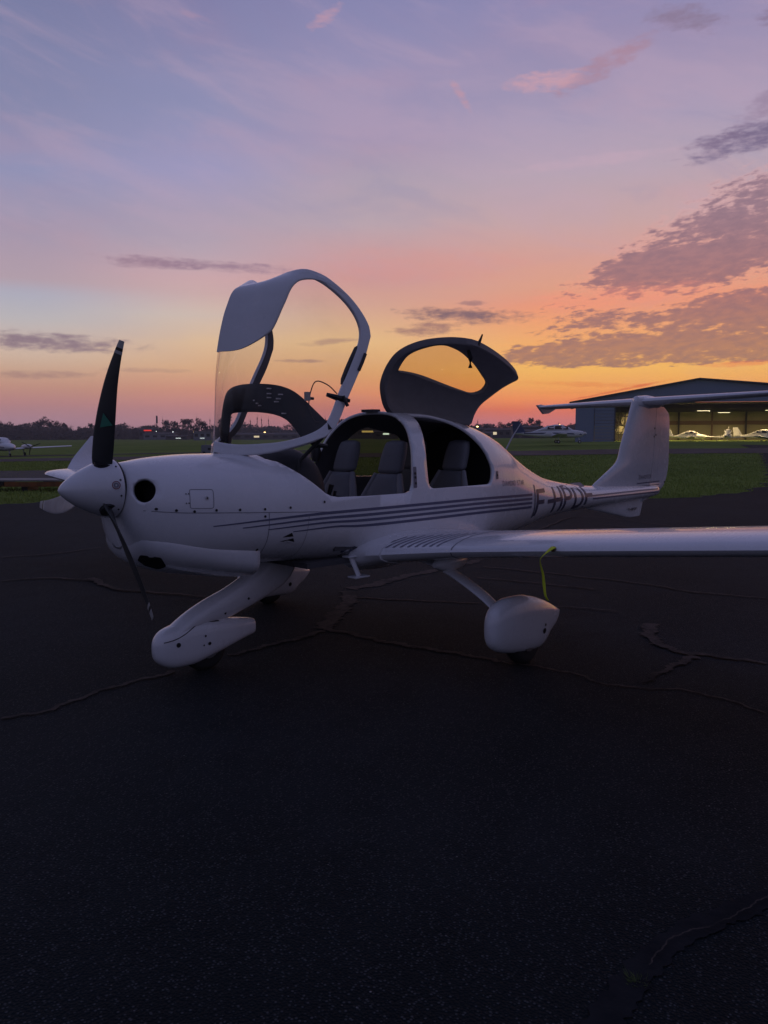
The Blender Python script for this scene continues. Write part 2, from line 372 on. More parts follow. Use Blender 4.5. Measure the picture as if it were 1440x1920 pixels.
m_asph = ground_mat('asphalt_apron', 'asphalt'); m_crack = ground_mat('dusty_crack_filler', 'crack')
m_taxi = ground_mat('grey_taxiway', 'taxi'); m_grass = ground_mat('rough_grass', 'grass')

# one sheet to the horizon, polar round the viewpoint
radii = [0, 5, 10, 15, 20, 24, 28, 31, 34, 37, 40, 44, 48, 52, 56, 60, 64, 68, 72, 76, 80, 85, 90, 95, 100, 105, 130, 180, 260, 420, 800, 1600, 3500]
NA = 480
v, f = [], []
for r in radii:
    for k in range(NA):
        a = 2*PI*k/NA; x = CX+r*math.cos(a); y = CY+r*math.sin(a); v.append((x, y, gz(x, y)))
for i in range(len(radii)-1):
    for k in range(NA):
        f.append((i*NA+k, i*NA+(k+1) % NA, (i+1)*NA+(k+1) % NA, (i+1)*NA+k))
o = mesh('ground', v, f, m_grass, angle=60); o['kind'] = 'structure'
if o.data.polygons[NA*10].normal.z < 0: o.data.flip_normals()

def patch(name, poly, m, dz, kind='structure', sub=1.6, parent=None):   # polygon draped on the terrain
    bm = bmesh.new(); vs = [bm.verts.new((p[0], p[1], 0)) for p in poly]; bm.faces.new(vs)
    xs = [p[0] for p in poly]; ys = [p[1] for p in poly]
    if sub:
        for ax, lo, hi in ((0, min(xs), max(xs)), (1, min(ys), max(ys))):
            c = lo+sub
            while c < hi:
                n = [0, 0, 0]; n[ax] = 1; q = [0, 0, 0]; q[ax] = c
                bmesh.ops.bisect_plane(bm, geom=bm.verts[:]+bm.edges[:]+bm.faces[:], plane_co=q, plane_no=n); c += sub
    for q in bm.verts: q.co.z = gz(q.co.x, q.co.y)+dz
    bmesh.ops.recalc_face_normals(bm, faces=bm.faces)
    me = bpy.data.meshes.new(name); bm.to_mesh(me); bm.free(); me.materials.append(m); me.shade_smooth()
    if me.polygons and me.polygons[0].normal.z < 0: me.flip_normals()
    o = bpy.data.objects.new(name, me); link(o, parent)
    if kind: o['kind'] = kind
    return o
# apron with its ragged grass edge
EDGE = [(-40, 8), (-22, 12.6), (-6, 14.1), (0, 14.6), (5.0, 14.9), (6.5, 15.0), (9.6, 13.6), (12.6, 11.0), (15.2, 7.6), (17.2, 5.1), (19, 4.35), (22, 4.3), (27.3, 5.6), (38, 9.5), (60, 18), (80, 27)]
EP = smoothline([(x, y, 0) for x, y in EDGE], 420)
edge = []
for i, p in enumerate(EP):
    j = .16*math.sin(i*1.7)+.12*math.sin(i*.63+1)+random.uniform(-.10, .10)
    edge.append((p.x-.3*j, p.y+j))
apron = patch('apron', edge+[(80, -40), (-40, -40)], m_asph, .006, sub=4)

CZN = [0]
def crackband(P, w0, w1, n=None, amp=.014, z0=.0105):
    CZN[0] += 1; z0 += .0007*CZN[0]
    P = smoothline([(p[0], p[1], 0) for p in P], n or max(16, int(len(P)*22))); N = len(P); v, f = [], []
    for i, p in enumerate(P):
        d = P[min(i+1, N-1)]-P[max(i-1, 0)]; d.normalize(); a = Vector((-d.y, d.x, 0))
        p = p+a*(amp*(math.sin(i*.31+w0*90)+.5*math.sin(i*.83+w0*50))+random.uniform(-amp, amp)*.22)
        t = i/(N-1); w = (w0+(w1-w0)*t)*random.uniform(.55, 1.15)*.5
        if i in (0, N-1): w = .003
        v += [p+a*w*random.uniform(.75, 1.1), p-a*w*random.uniform(.75, 1.1)]
    f = [(2*i, 2*i+1, 2*i+3, 2*i+2) for i in range(N-1)]
    o = mesh('crack', [(q[0], q[1], z0) for q in v], f, m_crack, apron, smooth=False)
    if o.data.polygons[0].normal.z < 0: o.data.flip_normals()
def px2g(u, vv):                       # ground point seen along a bearing and dip, used as plain survey numbers
    d = fw*1521.13+r2*(u-720)-u2*(vv-960); t = -CZ/d.z
    return (CX+d.x*t, CY+d.y*t)
CR = [([(655,1106),(700,1098),(760,1082),(840,1066),(905,1050)], .17, .10), ([(650,1110),(655,1128),(625,1160),(607,1182)], .16, .14),
 ([(607,1182),(650,1188),(700,1201),(790,1217),(860,1228),(940,1243)], .07, .05), ([(940,1243),(1060,1262),(1150,1288),(1300,1300),(1440,1340)], .03, .02),
 ([(665,1122),(760,1127),(900,1133)], .05, .03), ([(605,1185),(560,1200),(520,1208),(470,1222),(430,1232)], .07, .04), ([(330,1262),(200,1295),(90,1335),(0,1352)], .045, .03),
 ([(1222,1172),(1218,1195),(1262,1222),(1330,1232),(1440,1247)], .13, .04), ([(1305,1234),(1262,1252),(1205,1284)], .08, .03),
 ([(905,1064),(1060,1080),(1200,1096),(1300,1112),(1440,1124)], .035, .03), ([(895,1085),(1000,1095),(1120,1108)], .03, .03),
 ([(0,1047),(100,1040),(190,1028)], .04, .03), ([(170,1086),(215,1106),(300,1114),(395,1122)], .10, .03), ([(0,1092),(90,1086),(190,1092)], .04, .05),
 ([(1005,997),(1035,985),(1065,973),(1100,970),(1160,976),(1260,988)], .05, .03), ([(1100,982),(1180,990),(1300,1000)], .03, .03), ([(1040,1140),(1100,1144),(1160,1150)], .03, .02)]
for P, a, b in CR: crackband([px2g(*p) for p in P], a*1.25, b*1.3)
# the wide patched joint low on the right
jb = [px2g(*p) for p in [(1475,1680),(1380,1712),(1290,1750),(1225,1800),(1180,1850),(1130,1925),(1080,2000)]]
v = []; P = smoothline([(x, y, 0) for x, y in jb], 60)
for i, p in enumerate(P):
    d = (P[min(i+1, 59)]-P[max(i-1, 0)]).normalized(); a = Vector((-d.y, d.x, 0)); v += [p+a*random.uniform(.035, .06), p-a*random.uniform(.035, .06)]
m_joint = mat('patched_asphalt_joint', (.022,.024,.028), .9, bump=(40, .6, .01), spec=.05, noise=(7, .9, (.013,.015,.018)))
mesh('joint', [(q[0], q[1], .0105) for q in v], [(2*i, 2*i+1, 2*i+3, 2*i+2) for i in range(59)], m_joint, apron, smooth=False)
for P in ([(1440,1690),(1372,1730),(1330,1748)], [(1330,1748),(1262,1770),(1215,1822)]): crackband([px2g(*p) for p in P], .007, .006, amp=.003)
# weed in the joint
wx, wy = px2g(1195, 1846); mb = MB()
for k in range(70):
    a = random.uniform(0, 2*PI); r = random.uniform(0, .035); l = random.uniform(.012, .04); x, y = wx+r*math.cos(a), wy+r*math.sin(a); b = a+random.uniform(-1, 1)
    mb.add([(x-.002, y, .01), (x+.002, y, .01), (x+l*.7*math.cos(b), y+l*.7*math.sin(b), .01+l*.5)], [(0, 1, 2)])
o = mb.build('weed', mat('weed_leaf', (.045,.075,.015), .8), smooth=False); tag(o, 'tiny green weed growing in the patched asphalt joint', 'weed')

# taxiway strips across the airfield, a little above the grass
def strip(name, d0, d1, s0, s1, m, dz=.03, wob=.25):
    N = int((s1-s0)/1.5); v, f = [], []
    for i in range(N+1):
        s = s0+(s1-s0)*i/N
        for k in range(5):
            d = d0+(d1-d0)*k/4
            if k in (0, 4): d += wob*math.sin(s*.9+k)+random.uniform(-wob, wob)*.5
            p = W(s, d); v.append((p.x, p.y, p.z+dz))
    for i in range(N):
        for k in range(4): f.append((i*5+k, (i+1)*5+k, (i+1)*5+k+1, i*5+k+1))
    o = mesh(name, v, f, m); o['kind'] = 'structure'
    if o.data.polygons[0].normal.z < 0: o.data.flip_normals()
    return o
strip('taxiway', 57, 68, -42, 70, m_taxi)
strip('taxiway', 79, 83, -60, -6, m_taxi)
strip('path', 28.5, 38, -24, -8.8, mat('grey_gravel_path', (.045,.045,.045), .95, noise=(1.3, .8, (.02,.024,.016)), bump=(8, .6, .03)), wob=.7)

# grass blades along the near edge and out to where they stop being visible
NB = 95000
eu = np.array([[p[0], p[1]] for p in edge])
cnt = 0; V = []; F = []
ds = 15+45*rng.random(NB*2)**1.7; us = rng.random(NB*2)*1.16-.58
for d, t in zip(ds, us):
    s = d*t; x = CX+FH.x*d+RH.x*s; y = CY+FH.y*d+RH.y*s
    ye = np.interp(x, eu[:, 0], eu[:, 1]) if -40 < x < 60 else 1e9
    if y < ye+.02: continue
    if 28.8 < d < 37.5 and s < -9.5 and random.random() < .93: continue
    if 57 < d < 68 or d > 60: continue
    z = gz(x, y); h = random.uniform(.03, .085)*(1.5 if random.random() < .04 else 1); a = random.random()*PI
    wv = .006+.00045*d; c, q = math.cos(a)*wv, math.sin(a)*wv; lx, ly = random.uniform(-.04, .04), random.uniform(-.04, .04)
    k = len(V); V += [(x-c, y-q, z), (x+c, y+q, z), (x+lx, y+ly, z+h)]; F.append((k, k+1, k+2)); cnt += 1
    if cnt >= NB: break
me = bpy.data.meshes.new('grass'); me.from_pydata(V, [], F)
me.materials.append(mat('grass_blade', (.27,.34,.085), .8, spec=.05, noise=(.35, .8, (.18,.235,.06))))
o = bpy.data.objects.new('grass', me); COL.objects.link(o); o['kind'] = 'stuff'
tag(o, 'short green grass beside the dark apron', 'grass')

# ------------------------------------------------------------------ far woods
leafm = mat('far_leaves', (.12,.105,.09), .9, spec=.0, noise=(.4, .7, (.15,.12,.105)))
leafd = mat('far_leaves_dark', (.10,.09,.08), .9, spec=.0)
bark = mat('far_bark', (.09,.075,.065), .9, spec=.1)
def crown_mesh(name, h, wd, base, n, leaf, seed, m, shape='round'):
    r = random.Random(seed); v, f = [], []
    cl = []
    for k in range(13):
        t = r.random()
        if shape == 'round': rad = wd*.5*math.sqrt(max(.05, 1-(2*t-1)**2))*r.uniform(.3, 1)
        elif shape == 'cone': rad = wd*.5*(1-t)*r.uniform(.5, 1)
        else: rad = wd*.5*r.uniform(.1, .8)*(1-.6*t)
        a = r.uniform(0, 2*PI); cl.append((rad*math.cos(a), rad*math.sin(a), base+(h-base)*t*.93, r.uniform(.55, 1.0)*wd*(.24 if shape == 'round' else .16)))
    for k in range(n):
        c = r.choice(cl); q = Vector((r.gauss(0, 1), r.gauss(0, 1), r.gauss(0, .8))); q = q.normalized()*c[3]*r.random()**.4
        p = Vector(c[:3])+q; a = Vector((r.uniform(-1, 1), r.uniform(-1, 1), r.uniform(-1, 1))).normalized(); b = a.orthogonal().normalized()
        s = leaf*r.uniform(.6, 1.4); i = len(v); v += [p+a*s, p-a*s*.5+b*s*.8, p-a*s*.5-b*s*.8]; f.append((i, i+1, i+2))
    me = bpy.data.meshes.new(name); me.from_pydata([tuple(x) for x in v], [], f); me.materials.append(m); return me
def trunk_mesh(name, h, r0, limbs, seed, span):
    r = random.Random(seed); mb = MB(); mb.tube([(0, 0, -.3), (r.uniform(-.1, .1), .05, h*.5), (r.uniform(-.2, .2), 0, h)], [r0, r0*.6, r0*.15], 6)
    for k in range(limbs):
        a = r.uniform(0, 2*PI); z = h*r.uniform(.3, .85); l = span*r.uniform(.5, 1)*(1.1-z/h)
        mb.tube([(0, 0, z), (l*.5*math.cos(a), l*.5*math.sin(a), z+l*.45), (l*math.cos(a), l*math.sin(a), z+l)], [r0*.35, r0*.22, r0*.06], 4)
    me = bpy.data.meshes.new(name); me.from_pydata(mb.v, [], mb.f); me.materials.append(bark); return me
KIND = []
for i in range(5): KIND.append(('round', crown_mesh('crown', 8+i*.8, 8.5+i*.5, 1.2, 900, .42, 10+i, leafm if i % 2 else leafd), trunk_mesh('trunk', 7+i*.6, .25, 9, 30+i, 3.6)))
for i in range(2): KIND.append(('cone', crown_mesh('crown', 9.5+i, 4.2, .8, 420, .30, 60+i, leafd, 'cone'), trunk_mesh('trunk', 9+i, .2, 4, 70+i, 1)))
for i in range(2): KIND.append(('bare', crown_mesh('crown', 8.5+i, 6, 2, 130, .22, 80+i, leafm), trunk_mesh('trunk', 8.5+i, .22, 22, 90+i, 3.2)))
KIND.append(('poplar', crown_mesh('crown', 14.5, 1.7, 3, 150, .26, 99, leafm, 'poplar'), trunk_mesh('trunk', 14.5, .2, 26, 98, 1.3)))
def tree(u, d, k, sc_=1.0, label='dusky broad-crowned tree in the far tree line', group='far tree line beyond the airfield', dz=0.0):
    p = W(S_(u, d), d); t = thing('tree' if KIND[k][0] != 'poplar' else 'poplar_tree', label, 'tree', (p.x, p.y, p.z+dz), random.uniform(0, 6.28), group)
    t.scale = (sc_*random.uniform(.9, 1.15), sc_*random.uniform(.9, 1.15), sc_)
    for nm, me in (('crown', KIND[k][1]), ('trunk', KIND[k][2])):
        c = bpy.data.objects.new(nm, me); link(c, t)
u = -60
while u < 1520:
    if 1150 < u < 1500: u += 22
    hs = .80+.16*math.sin(u*.021)+.10*math.sin(u*.057+2)+(.10 if u < 230 else 0)-(.12 if u > 860 else 0)
    k = random.choice([0, 1, 2, 3, 4, 0, 2, 7, 8]) if u < 260 else random.choice([0, 1, 2, 3, 4, 1, 3])
    lab, grp = (('bare open-crowned tree in the far tree line', 'bare trees in the far tree line') if k in (7, 8) else ('dusky broad-crowned tree in the far tree line', 'far tree line beyond the airfield'))
    tree(u, random.uniform(400, 430), k, hs*random.uniform(.82, 1.12), lab, grp); u += random.uniform(11, 19)
tree(183, 396, 5, .95, 'dark conical tree just left of the raised propeller blade', None); tree(236, 398, 6, .55, 'small dark conical tree right of the raised propeller blade', None)
for u, s in ((308, .86), (371, .92), (396, .85), (471, .80), (484, .92), (492, .86), (505, .84), (594, .85), (601, .9), (611, .86), (647, .7), (895, .72), (1046, .62)):
    tree(u, 440, 9, s, 'thin bare poplar standing above the far tree line', 'thin poplars above the far tree line')
# the shrubby foot of the wood reads as one mass
V, F = [], []
for k in range(85000):
    u = random.uniform(-120, 1180); d = random.uniform(385, 440); p = W(S_(u, d), d)
    h = (5.0+1.2*math.sin(u*.03)+1.0*math.sin(u*.11+d*.05)+(1.2 if u < 240 else 0))*random.random()**.8; s = random.uniform(.25, .6)
    p.z += max(0, h)+(.2 if h < .2 else 0); a = Vector((random.uniform(-1, 1), random.uniform(-1, 1), random.uniform(-1, 1))).normalized(); b = a.orthogonal().normalized()
    i = len(V); V += [p+a*s, p-a*s*.6+b*s*.8, p-a*s*.6-b*s*.8]; F.append((i, i+1, i+2))
me = bpy.data.meshes.new('undergrowth'); me.from_pydata([tuple(x) for x in V], [], F); me.materials.append(leafm)
o = bpy.data.objects.new('undergrowth', me); COL.objects.link(o); o['kind'] = 'stuff'; tag(o, 'dark scrub filling the foot of the far tree line', 'scrub')
# low ridge of wooded land behind, so the sky never shows under the crowns
v, f = [], []
for i in range(161):
    a = R_(-80+i); h = 4.4+.8*math.sin(i*.37)+.5*math.sin(i*.91); rr = 520
    for (q, z) in ((rr-60, -1), (rr, h), (rr+60, h*.8), (rr+160, -1)):
        s, d = q*math.sin(a), q*math.cos(a); p = W(s, d); v.append((p.x, p.y, p.z+z))
for i in range(160):
    for k in range(3): f.append((4*i+k, 4*i+4+k, 4*i+5+k, 4*i+1+k))
o = mesh('wooded_ridge', v, f, mat('wooded_slope', (.07,.06,.05), .95, spec=.0, noise=(.2, .7, (.10,.08,.065)), bump=(.5, 1, .8)), angle=80); o['kind'] = 'structure'

# ------------------------------------------------------------------ lamps, mast, far buildings
def emis(name, c, s):
    return mat(name, c, .5, emit=c, estr=s)
e_warm = emis('warm_lamp', (1, .62, .22), 5); e_white = emis('white_lamp', (.9, 1, .95), 2.5); e_red = emis('red_neon', (1, .05, .03), .75); e_yel = emis('lit_yellow_sign', (1, .75, .25), .6); e_cy = emis('lit_white_sign', (.75, 1, .95), 1.6)
steel = mat('painted_pole', (.12,.12,.12), .6, metal=.3)
lamps = [(367, 809, 2.0, e_warm, 'warm street lamp just left of the open canopy'), (386, 812, 1.3, e_white, 'white street lamp above the pale box trailer'), (327, 809, .9, e_white, 'small white lamp between the two front treetops'), (296, 808, .7, e_white, 'faint white lamp below the tall mast'),
    (485, 812, 1.3, e_warm, 'left lamp of the pair seen through the canopy'), (498, 810, 1.5, e_warm, 'right lamp of the pair seen through the canopy'), (894, 800, 2.0, e_warm, 'warm street lamp right of the open rear door'), (925, 815, 1.5, e_warm, 'low warm lamp behind the tail boom'), (1047, 797, 1.6, e_warm, 'yellow lamp above the parked low-wing plane cockpit'), (963, 799, .7, e_white, 'faint white lamp left of the low-wing plane tail'), (656, 817, 1.2, e_warm, 'warm lamp seen above the first seat headrest'), (757, 818, 1.0, e_warm, 'small warm lamp seen above the second seat headrest')]
for u, vv, r, m, lab in lamps:
    d = 330; p = W(S_(u, d), d); zt = CZ-(vv-816)/1521*d-p.z
    t = thing('street_lamp', lab, 'lamp', p, YAW, 'lamps along the far road'); zt = max(zt, 1.2)
    MB().tube([(0, 0, 0), (0, 0, zt)], [.09, .05], 6).tube([(0, 0, zt-.05), (-.5, 0, zt)], .04, 5).build('pole', steel, t)
    bm = bmesh.new(); bmesh.ops.create_icosphere(bm, subdivisions=1, radius=.21*r); bmesh.ops.scale(bm, vec=(1, 1.3, .7), verts=bm.verts); bmesh.ops.translate(bm, vec=(-.5, 0, zt), verts=bm.verts)
    me = bpy.data.meshes.new('lamp_head'); bm.to_mesh(me); bm.free(); me.materials.append(m); link(bpy.data.objects.new('lamp_head', me), t)
p = W(S_(297, 430), 430); t = thing('telecom_mast', 'thin mast with a thick top standing above the far trees', 'mast', p)
MB().tube([(0, 0, 0), (0, 0, 9)], [.28, .18], 6).build('pole', steel, t); MB().tube([(0, 0, 8.3), (0, 0, 12.3)], [.52, .42], 8).build('antenna_panel', steel, t)
wallm = mat('far_render_wall', (.09,.085,.09), .8); wallp = mat('pale_metal_wall', (.20,.21,.24), .6); roofm = mat('far_roof', (.05,.045,.05), .8); e_win = emis('lit_window', (1, .82, .5), .7); e_winw = emis('lit_white_window', (.9, 1, .95), .9); darkw = mat('dark_window', (.02,.02,.025), .2)
def building(u, d, wd, h, lab, wm=wallm, lit=(), nw=5, sign=None, rf=.7, base=None):
    p = W(S_(u, d), d)
    t = thing('building', lab, 'building', p, YAW-PI/2)      # local x to the right, y away
    MB().box(-wd/2, wd/2, 0, 7, -.5, h).build('wall', wm, t, smooth=False)
    MB().add([(-wd/2-.3, -.3, h), (wd/2+.3, -.3, h), (wd/2+.3, 7.3, h), (-wd/2-.3, 7.3, h), (-wd/2-.3, 3.5, h+rf), (wd/2+.3, 3.5, h+rf)], [(0, 1, 5, 4), (2, 3, 4, 5), (0, 4, 3), (1, 2, 5), (0, 3, 2, 1)]).build('roof', roofm, t, smooth=False)
    for i in range(nw):
        x = -wd/2+wd*(i+.5)/nw; ww = wd/nw*.28
        MB().box(x-ww, x+ww, -.06, .02, h*.42, h*.75).build('window', (e_win if i in lit else darkw), t, smooth=False)
    if sign:
        x, z, w_, h_, m = sign; MB().box(x-w_/2, x+w_/2, -.25, -.1, z-h_/2, z+h_/2).build('lit_sign', m, t, smooth=False)
building(281, 385, 9, 4.6, 'far building with a red neon strip left of the mast', lit=(), sign=(-.4, 4.3, 3.6, .55, e_red))
building(300, 370, 14, 2.6, 'low pale shed below the mast at the tree foot', wallp, nw=4)
building(332, 350, 9, 1.6, 'low far building with white lit windows', wallm, nw=3, sign=(1.0, .7, 2.2, .22, e_winw), rf=.3)
building(381, 300, 6.5, 3.2, 'flat-roofed pale building behind the box trailer', wallp, nw=3, sign=(0, .8, 1.6, .16, e_winw), rf=.2)
building(690, 340, 16, 4.3, 'far hall with a yellow lit sign, seen through the cabin', wallm, nw=5, sign=(0, 3.0, 5, .7, e_yel))
building(724, 300, 9, 2.6, 'low far shop with a bright white sign, seen through the cabin', wallm, nw=3, sign=(0, 1.9, 2.2, .55, e_cy))
building(885, 310, 8, 3.4, 'far shop with a short white lit sign beside the rear door', wallm, nw=3, sign=(0, 2.7, 2.6, .55, e_winw))
building(905, 300, 7, 2.0, 'small pale far shed above the tail boom', wallp, nw=2, rf=.5)
building(945, 320, 15, 3.2, 'wide dark far building left of the low-wing plane', wallm, nw=6, lit=(1,))
building(985, 300, 9, 4.0, 'taller far building behind the low-wing plane tail', wallm, nw=4, lit=())
building(1010, 290, 12, 2.4, 'low far building behind the low-wing plane fuselage', roofm, nw=5, lit=())
building(500, 320, 26, 2.0, 'long low far building seen through the open canopy', wallm, nw=7, lit=(2,))
# pale box trailer beside the canopy foot
p = W(S_(392, 72), 72); t = thing('box_trailer', 'pale box trailer with two posts beside the canopy foot', 'trailer', p, YAW-PI/2)
box_obj('body', (-.65, .65, 0, 1.3, .12, .85), wallp, t, .04); MB().tube([(.32, .1, .8), (.32, .1, 1.6)], .03, 6).build('post', wallp, t); MB().tube([(-.25, .1, .8), (-.25, .1, 1.45)], .02, 6).build('post', wallp, t)
MB().box(-.05, .35, -.03, .03, .42, .6).build('hatch', darkw, t, smooth=False)
for x in (-.4, .4): MB().tube([(x, -.02, .14), (x, .14, .14)], .14, 10).build('wheel', rubber, t)
# long low platform lying on the grass, far left
m_pl = mat('weathered_plank', (.30,.29,.28), .8, noise=(3, .7, (.16,.15,.14)), bump=(14, .4, .01)); m_or = mat('rusty_orange_board', (.24,.085,.025), .8, noise=(5, .7, (.10,.045,.02)), bump=(20, .5, .01))
p = W(S_(-10, 23.5), 23.5); t = thing('low_platform', 'long low platform of grey planks with an orange-brown board, on the grass', 'platform', p, YAW-PI/2+.03)
for k in range(4): box_obj('plank', (-2.2, 2.15, .02+k*.27, .02+k*.27+.25, .30, .345), m_pl, t, .006)
for x0, x1 in ((-2.2, .25),): box_obj('board', (x0, x1, -.01, .03, .19, .285), mat('dark_board', (.03,.025,.022), .8), t, .005)
box_obj('board', (.27, 2.2, -.02, .02, .15, .285), m_or, t, .005)
for x in (-1.9, -.6, .8, 2.0): box_obj('block', (x-.09, x+.09, .1, .9, .0, .14), black, t)
for x in (-1.25, .1, 1.4): MB().box(x-.03, x+.03, .05, 1.1, .14, .30).build('bearer', black, t, smooth=False)

# ------------------------------------------------------------------ small parked aircraft (x forward, y left)
def foil(c, t, cam=.02, n=9):          # closed loop of (chordwise from LE, height)
    up_, lo = [], []
    for i in range(n+1):
        x = (1-math.cos(PI*i/n))/2
        th = 5*t*(.2969*math.sqrt(x)-.126*x-.3516*x*x+.2843*x**3-.1030*x**4)
        yc = 4*cam*x*(1-x)
        up_.append((x*c, (yc+th)*c)); lo.append((x*c, (yc-th)*c))
    return up_+lo[::-1][:-1]
def heading(hs, hd):
    q = RH*hs+FH*hd; return math.atan2(q.y, q.x)
def small_plane(label, p, rz, body=white_b, L=7.2, span=9.2, trim=None, swept=True, twin=False, t_tail=False, group=None, scale=1.0, fin_m=None, high=0.0):
    t = thing('parked_aircraft', label, 'airplane', p, rz, group); t.scale = (scale,)*3
    k = L/7.2
    ST = [(2.95, 1.12, .98, .10), (2.75, 1.28, .74, .34), (2.2, 1.38, .62, .48), (1.5, 1.46, .58, .55), (.6, 1.50, .56, .58), (-.6, 1.46, .58, .56), (-1.6, 1.32, .66, .42), (-2.6, 1.20, .80, .26), (-3.6, 1.12, .90, .14), (-4.1, 1.06, .96, .05)]
    if twin: ST = [(3.5, .98, .90, .04), (3.3, 1.10, .78, .20), (2.7, 1.32, .64, .42)]+ST[3:]
    MB().loft([(a*k, b, c, d, 2.4) for a, b, c, d in ST], n=20).build('fuselage', body, t)
    MB().loft([(1.75*k, 1.44, 1.3, .2), (1.3*k, 1.74, 1.3, .42), (.7*k, 1.96, 1.3, .50), (0, 2.0, 1.3, .51), (-.8*k, 1.84, 1.28, .45), (-1.6*k, 1.52, 1.2, .30), (-2.4*k, 1.22, 1.1, .12)], n=20, e=2.3).build('cabin_roof', body, t)
    for s in (-1, 1):
        for a, b in ((1.25, .72), (.62, -.12), (-.2, -.85)):
            o = MB()
            pts = []
            for x, z in ((a, 1.48), (a-.02, 1.76+.1*(a < 1)), (b+.05, 1.84+.06*(b > 0)-.08*(b < -.5)), (b, 1.48)):
                def hw(x, z):
                    xs = [-2.4, -1.6, -.8, 0, .7, 1.3, 1.75]; W_ = [.12, .30, .45, .51, .50, .42, .2]; T = [1.22, 1.52, 1.84, 2.0, 1.96, 1.74, 1.44]
                    w_ = np.interp(x, xs, W_); tt = np.interp(x, xs, T); q = min(1, abs((z-(tt+1.29)/2)/((tt-1.29)/2+1e-6))); return w_*(max(.02, 1-q**2.3))**(1/2.3)
                pts.append((x*k, s*(max(hw(x, z), .3)+.06), z))
            o.add(pts+[(q[0], q[1]-s*.05, q[2]) for q in pts], [(0, 1, 2, 3), (7, 6, 5, 4), (0, 4, 5, 1), (1, 5, 6, 2), (2, 6, 7, 3), (3, 7, 4, 0)]).build('window', darkw, t, smooth=False)
        if trim:
            P = [(2.6, .95), (1.5, 1.02), (0, 1.08), (-1.6, 1.08), (-3.2, 1.08)]; v = []
            for x, z in P:
                xs = [q[0] for q in ST][::-1]; hwv = np.interp(x, xs, [q[3] for q in ST][::-1]); v += [(x*k, s*(hwv+.015), z+.06), (x*k, s*(hwv+.015), z-.06)]
            mesh('stripe', v, [(2*i, 2*i+1, 2*i+3, 2*i+2) for i in range(4)], trim, t)
        Lp = []
        for y, c, x0, z in ((0.3, 1.6, 1.1, .72), (span/2*.45, 1.35, 1.0, .84), (span/2*.98, 1.0, .8, 1.0), (span/2, .7, .65, 1.02)):
            Lp.append([((x0-a)*k, s*y, z+b+high) for a, b in foil(c, .13)])
        MB().loops(Lp).build('wing', body, t)
        tz = 2.2 if t_tail else 1.08
        MB().loops([[((-3.3-a)*k, s*y, tz+b) for a, b in foil(c, .09, 0)] for y, c in ((.0, .8), (1.5, .6))]).build('tailplane', body, t)
        if twin:
            MB().loft([(2.0, 1.10, .98, .05), (1.85, 1.22, .80, .24), (1.2, 1.28, .72, .30), (.2, 1.2, .78, .26), (-.6, 1.02, .9, .06)], y0=s*1.75, n=16).build('engine_nacelle', body, t)
            b = MB()
            for q in range(3):
                a = 2*PI*q/3+.4; c, e = math.cos(a), math.sin(a); b.add([(1.98, s*1.75-.05*e, .99+.05*c), (1.98, s*1.75+.05*e, .99-.05*c), (1.96, s*1.75+.85*c+.03*e, .99+.85*e-.03*c), (1.96, s*1.75+.85*c-.03*e, .99+.85*e+.03*c)], [(0, 1, 2, 3)])
            b.build('propeller', black, t, smooth=False)
        y = 1.75 if twin else 1.45
        w_ = thing_part_wheel(t, .2, s*y, .19); MB().tube([(.2, s*y*.92, .75+high*.5), (.2, s*y, .25)], .05, 6).build('gear_leg', body, t)
    thing_part_wheel(t, 2.45*k, 0, .17); MB().tube([(2.3*k, 0, .8), (2.45*k, 0, .25)], .05, 6).build('gear_leg', body, t)
    sw = .7 if swept else .2
    MB().loops([[((-2.9-a-sw*(z-1)/1.2)*k, b, z) for a, b in foil(c, .10, 0)] for z, c in ((1.0, 1.35), (2.35, .75))]).build('fin', fin_m or body, t)
    if not twin:
        MB().loft([(3.2*k, 1.06, 1.04, .01), (3.1*k, 1.15, .95, .08), (2.94*k, 1.22, .88, .15)], n=12).build('spinner', body, t)
        b = MB()
        for q in (0, 1):
            a = PI*q+.5; c, e = math.cos(a), math.sin(a); X = 3.02*k
            b.add([(X, -.06*e, 1.05+.06*c), (X, .06*e, 1.05-.06*c), (X-.02, .9*c+.04*e, 1.05+.9*e-.04*c), (X-.02, .9*c-.04*e, 1.05+.9*e+.04*c)], [(0, 1, 2, 3)])
        b.build('propeller', black, t, smooth=False)
    return t
def thing_part_wheel(t, x, y, r):
    o = MB().tube([(x, y-.06, r), (x, y+.06, r)], r, 14).build('wheel', rubber, t); MB().tube([(x, y-.065, r), (x, y+.065, r)], r*.5, 10).build('rim', white_b, o); return o

navy = mat('navy_blue_paint', (.02,.035,.10), .35, coat=.4); paleblue = mat('pale_blue_paint', (.20,.27,.50), .4)
# low-wing plane by the hangar, nose to the right
d = 86; p = W(S_(1040, d), d); p.z = CZ-(831.5-816)/1521*d
small_plane('white low-wing plane with navy trim and dark fin parked left of the hangar', p, heading(1, -.12), trim=navy, fin_m=mat('dark_blue_fin_paint', (.04,.06,.13), .4), L=7.4, span=8.6, scale=1.0)
# twin at the far left edge
d = 84; p = W(S_(5, d), d)
small_plane('white twin-engined plane at the left edge of the grass', p, heading(.62, -.78), trim=navy, twin=True, span=11.0, L=7.6, scale=1.25).scale.z = .98

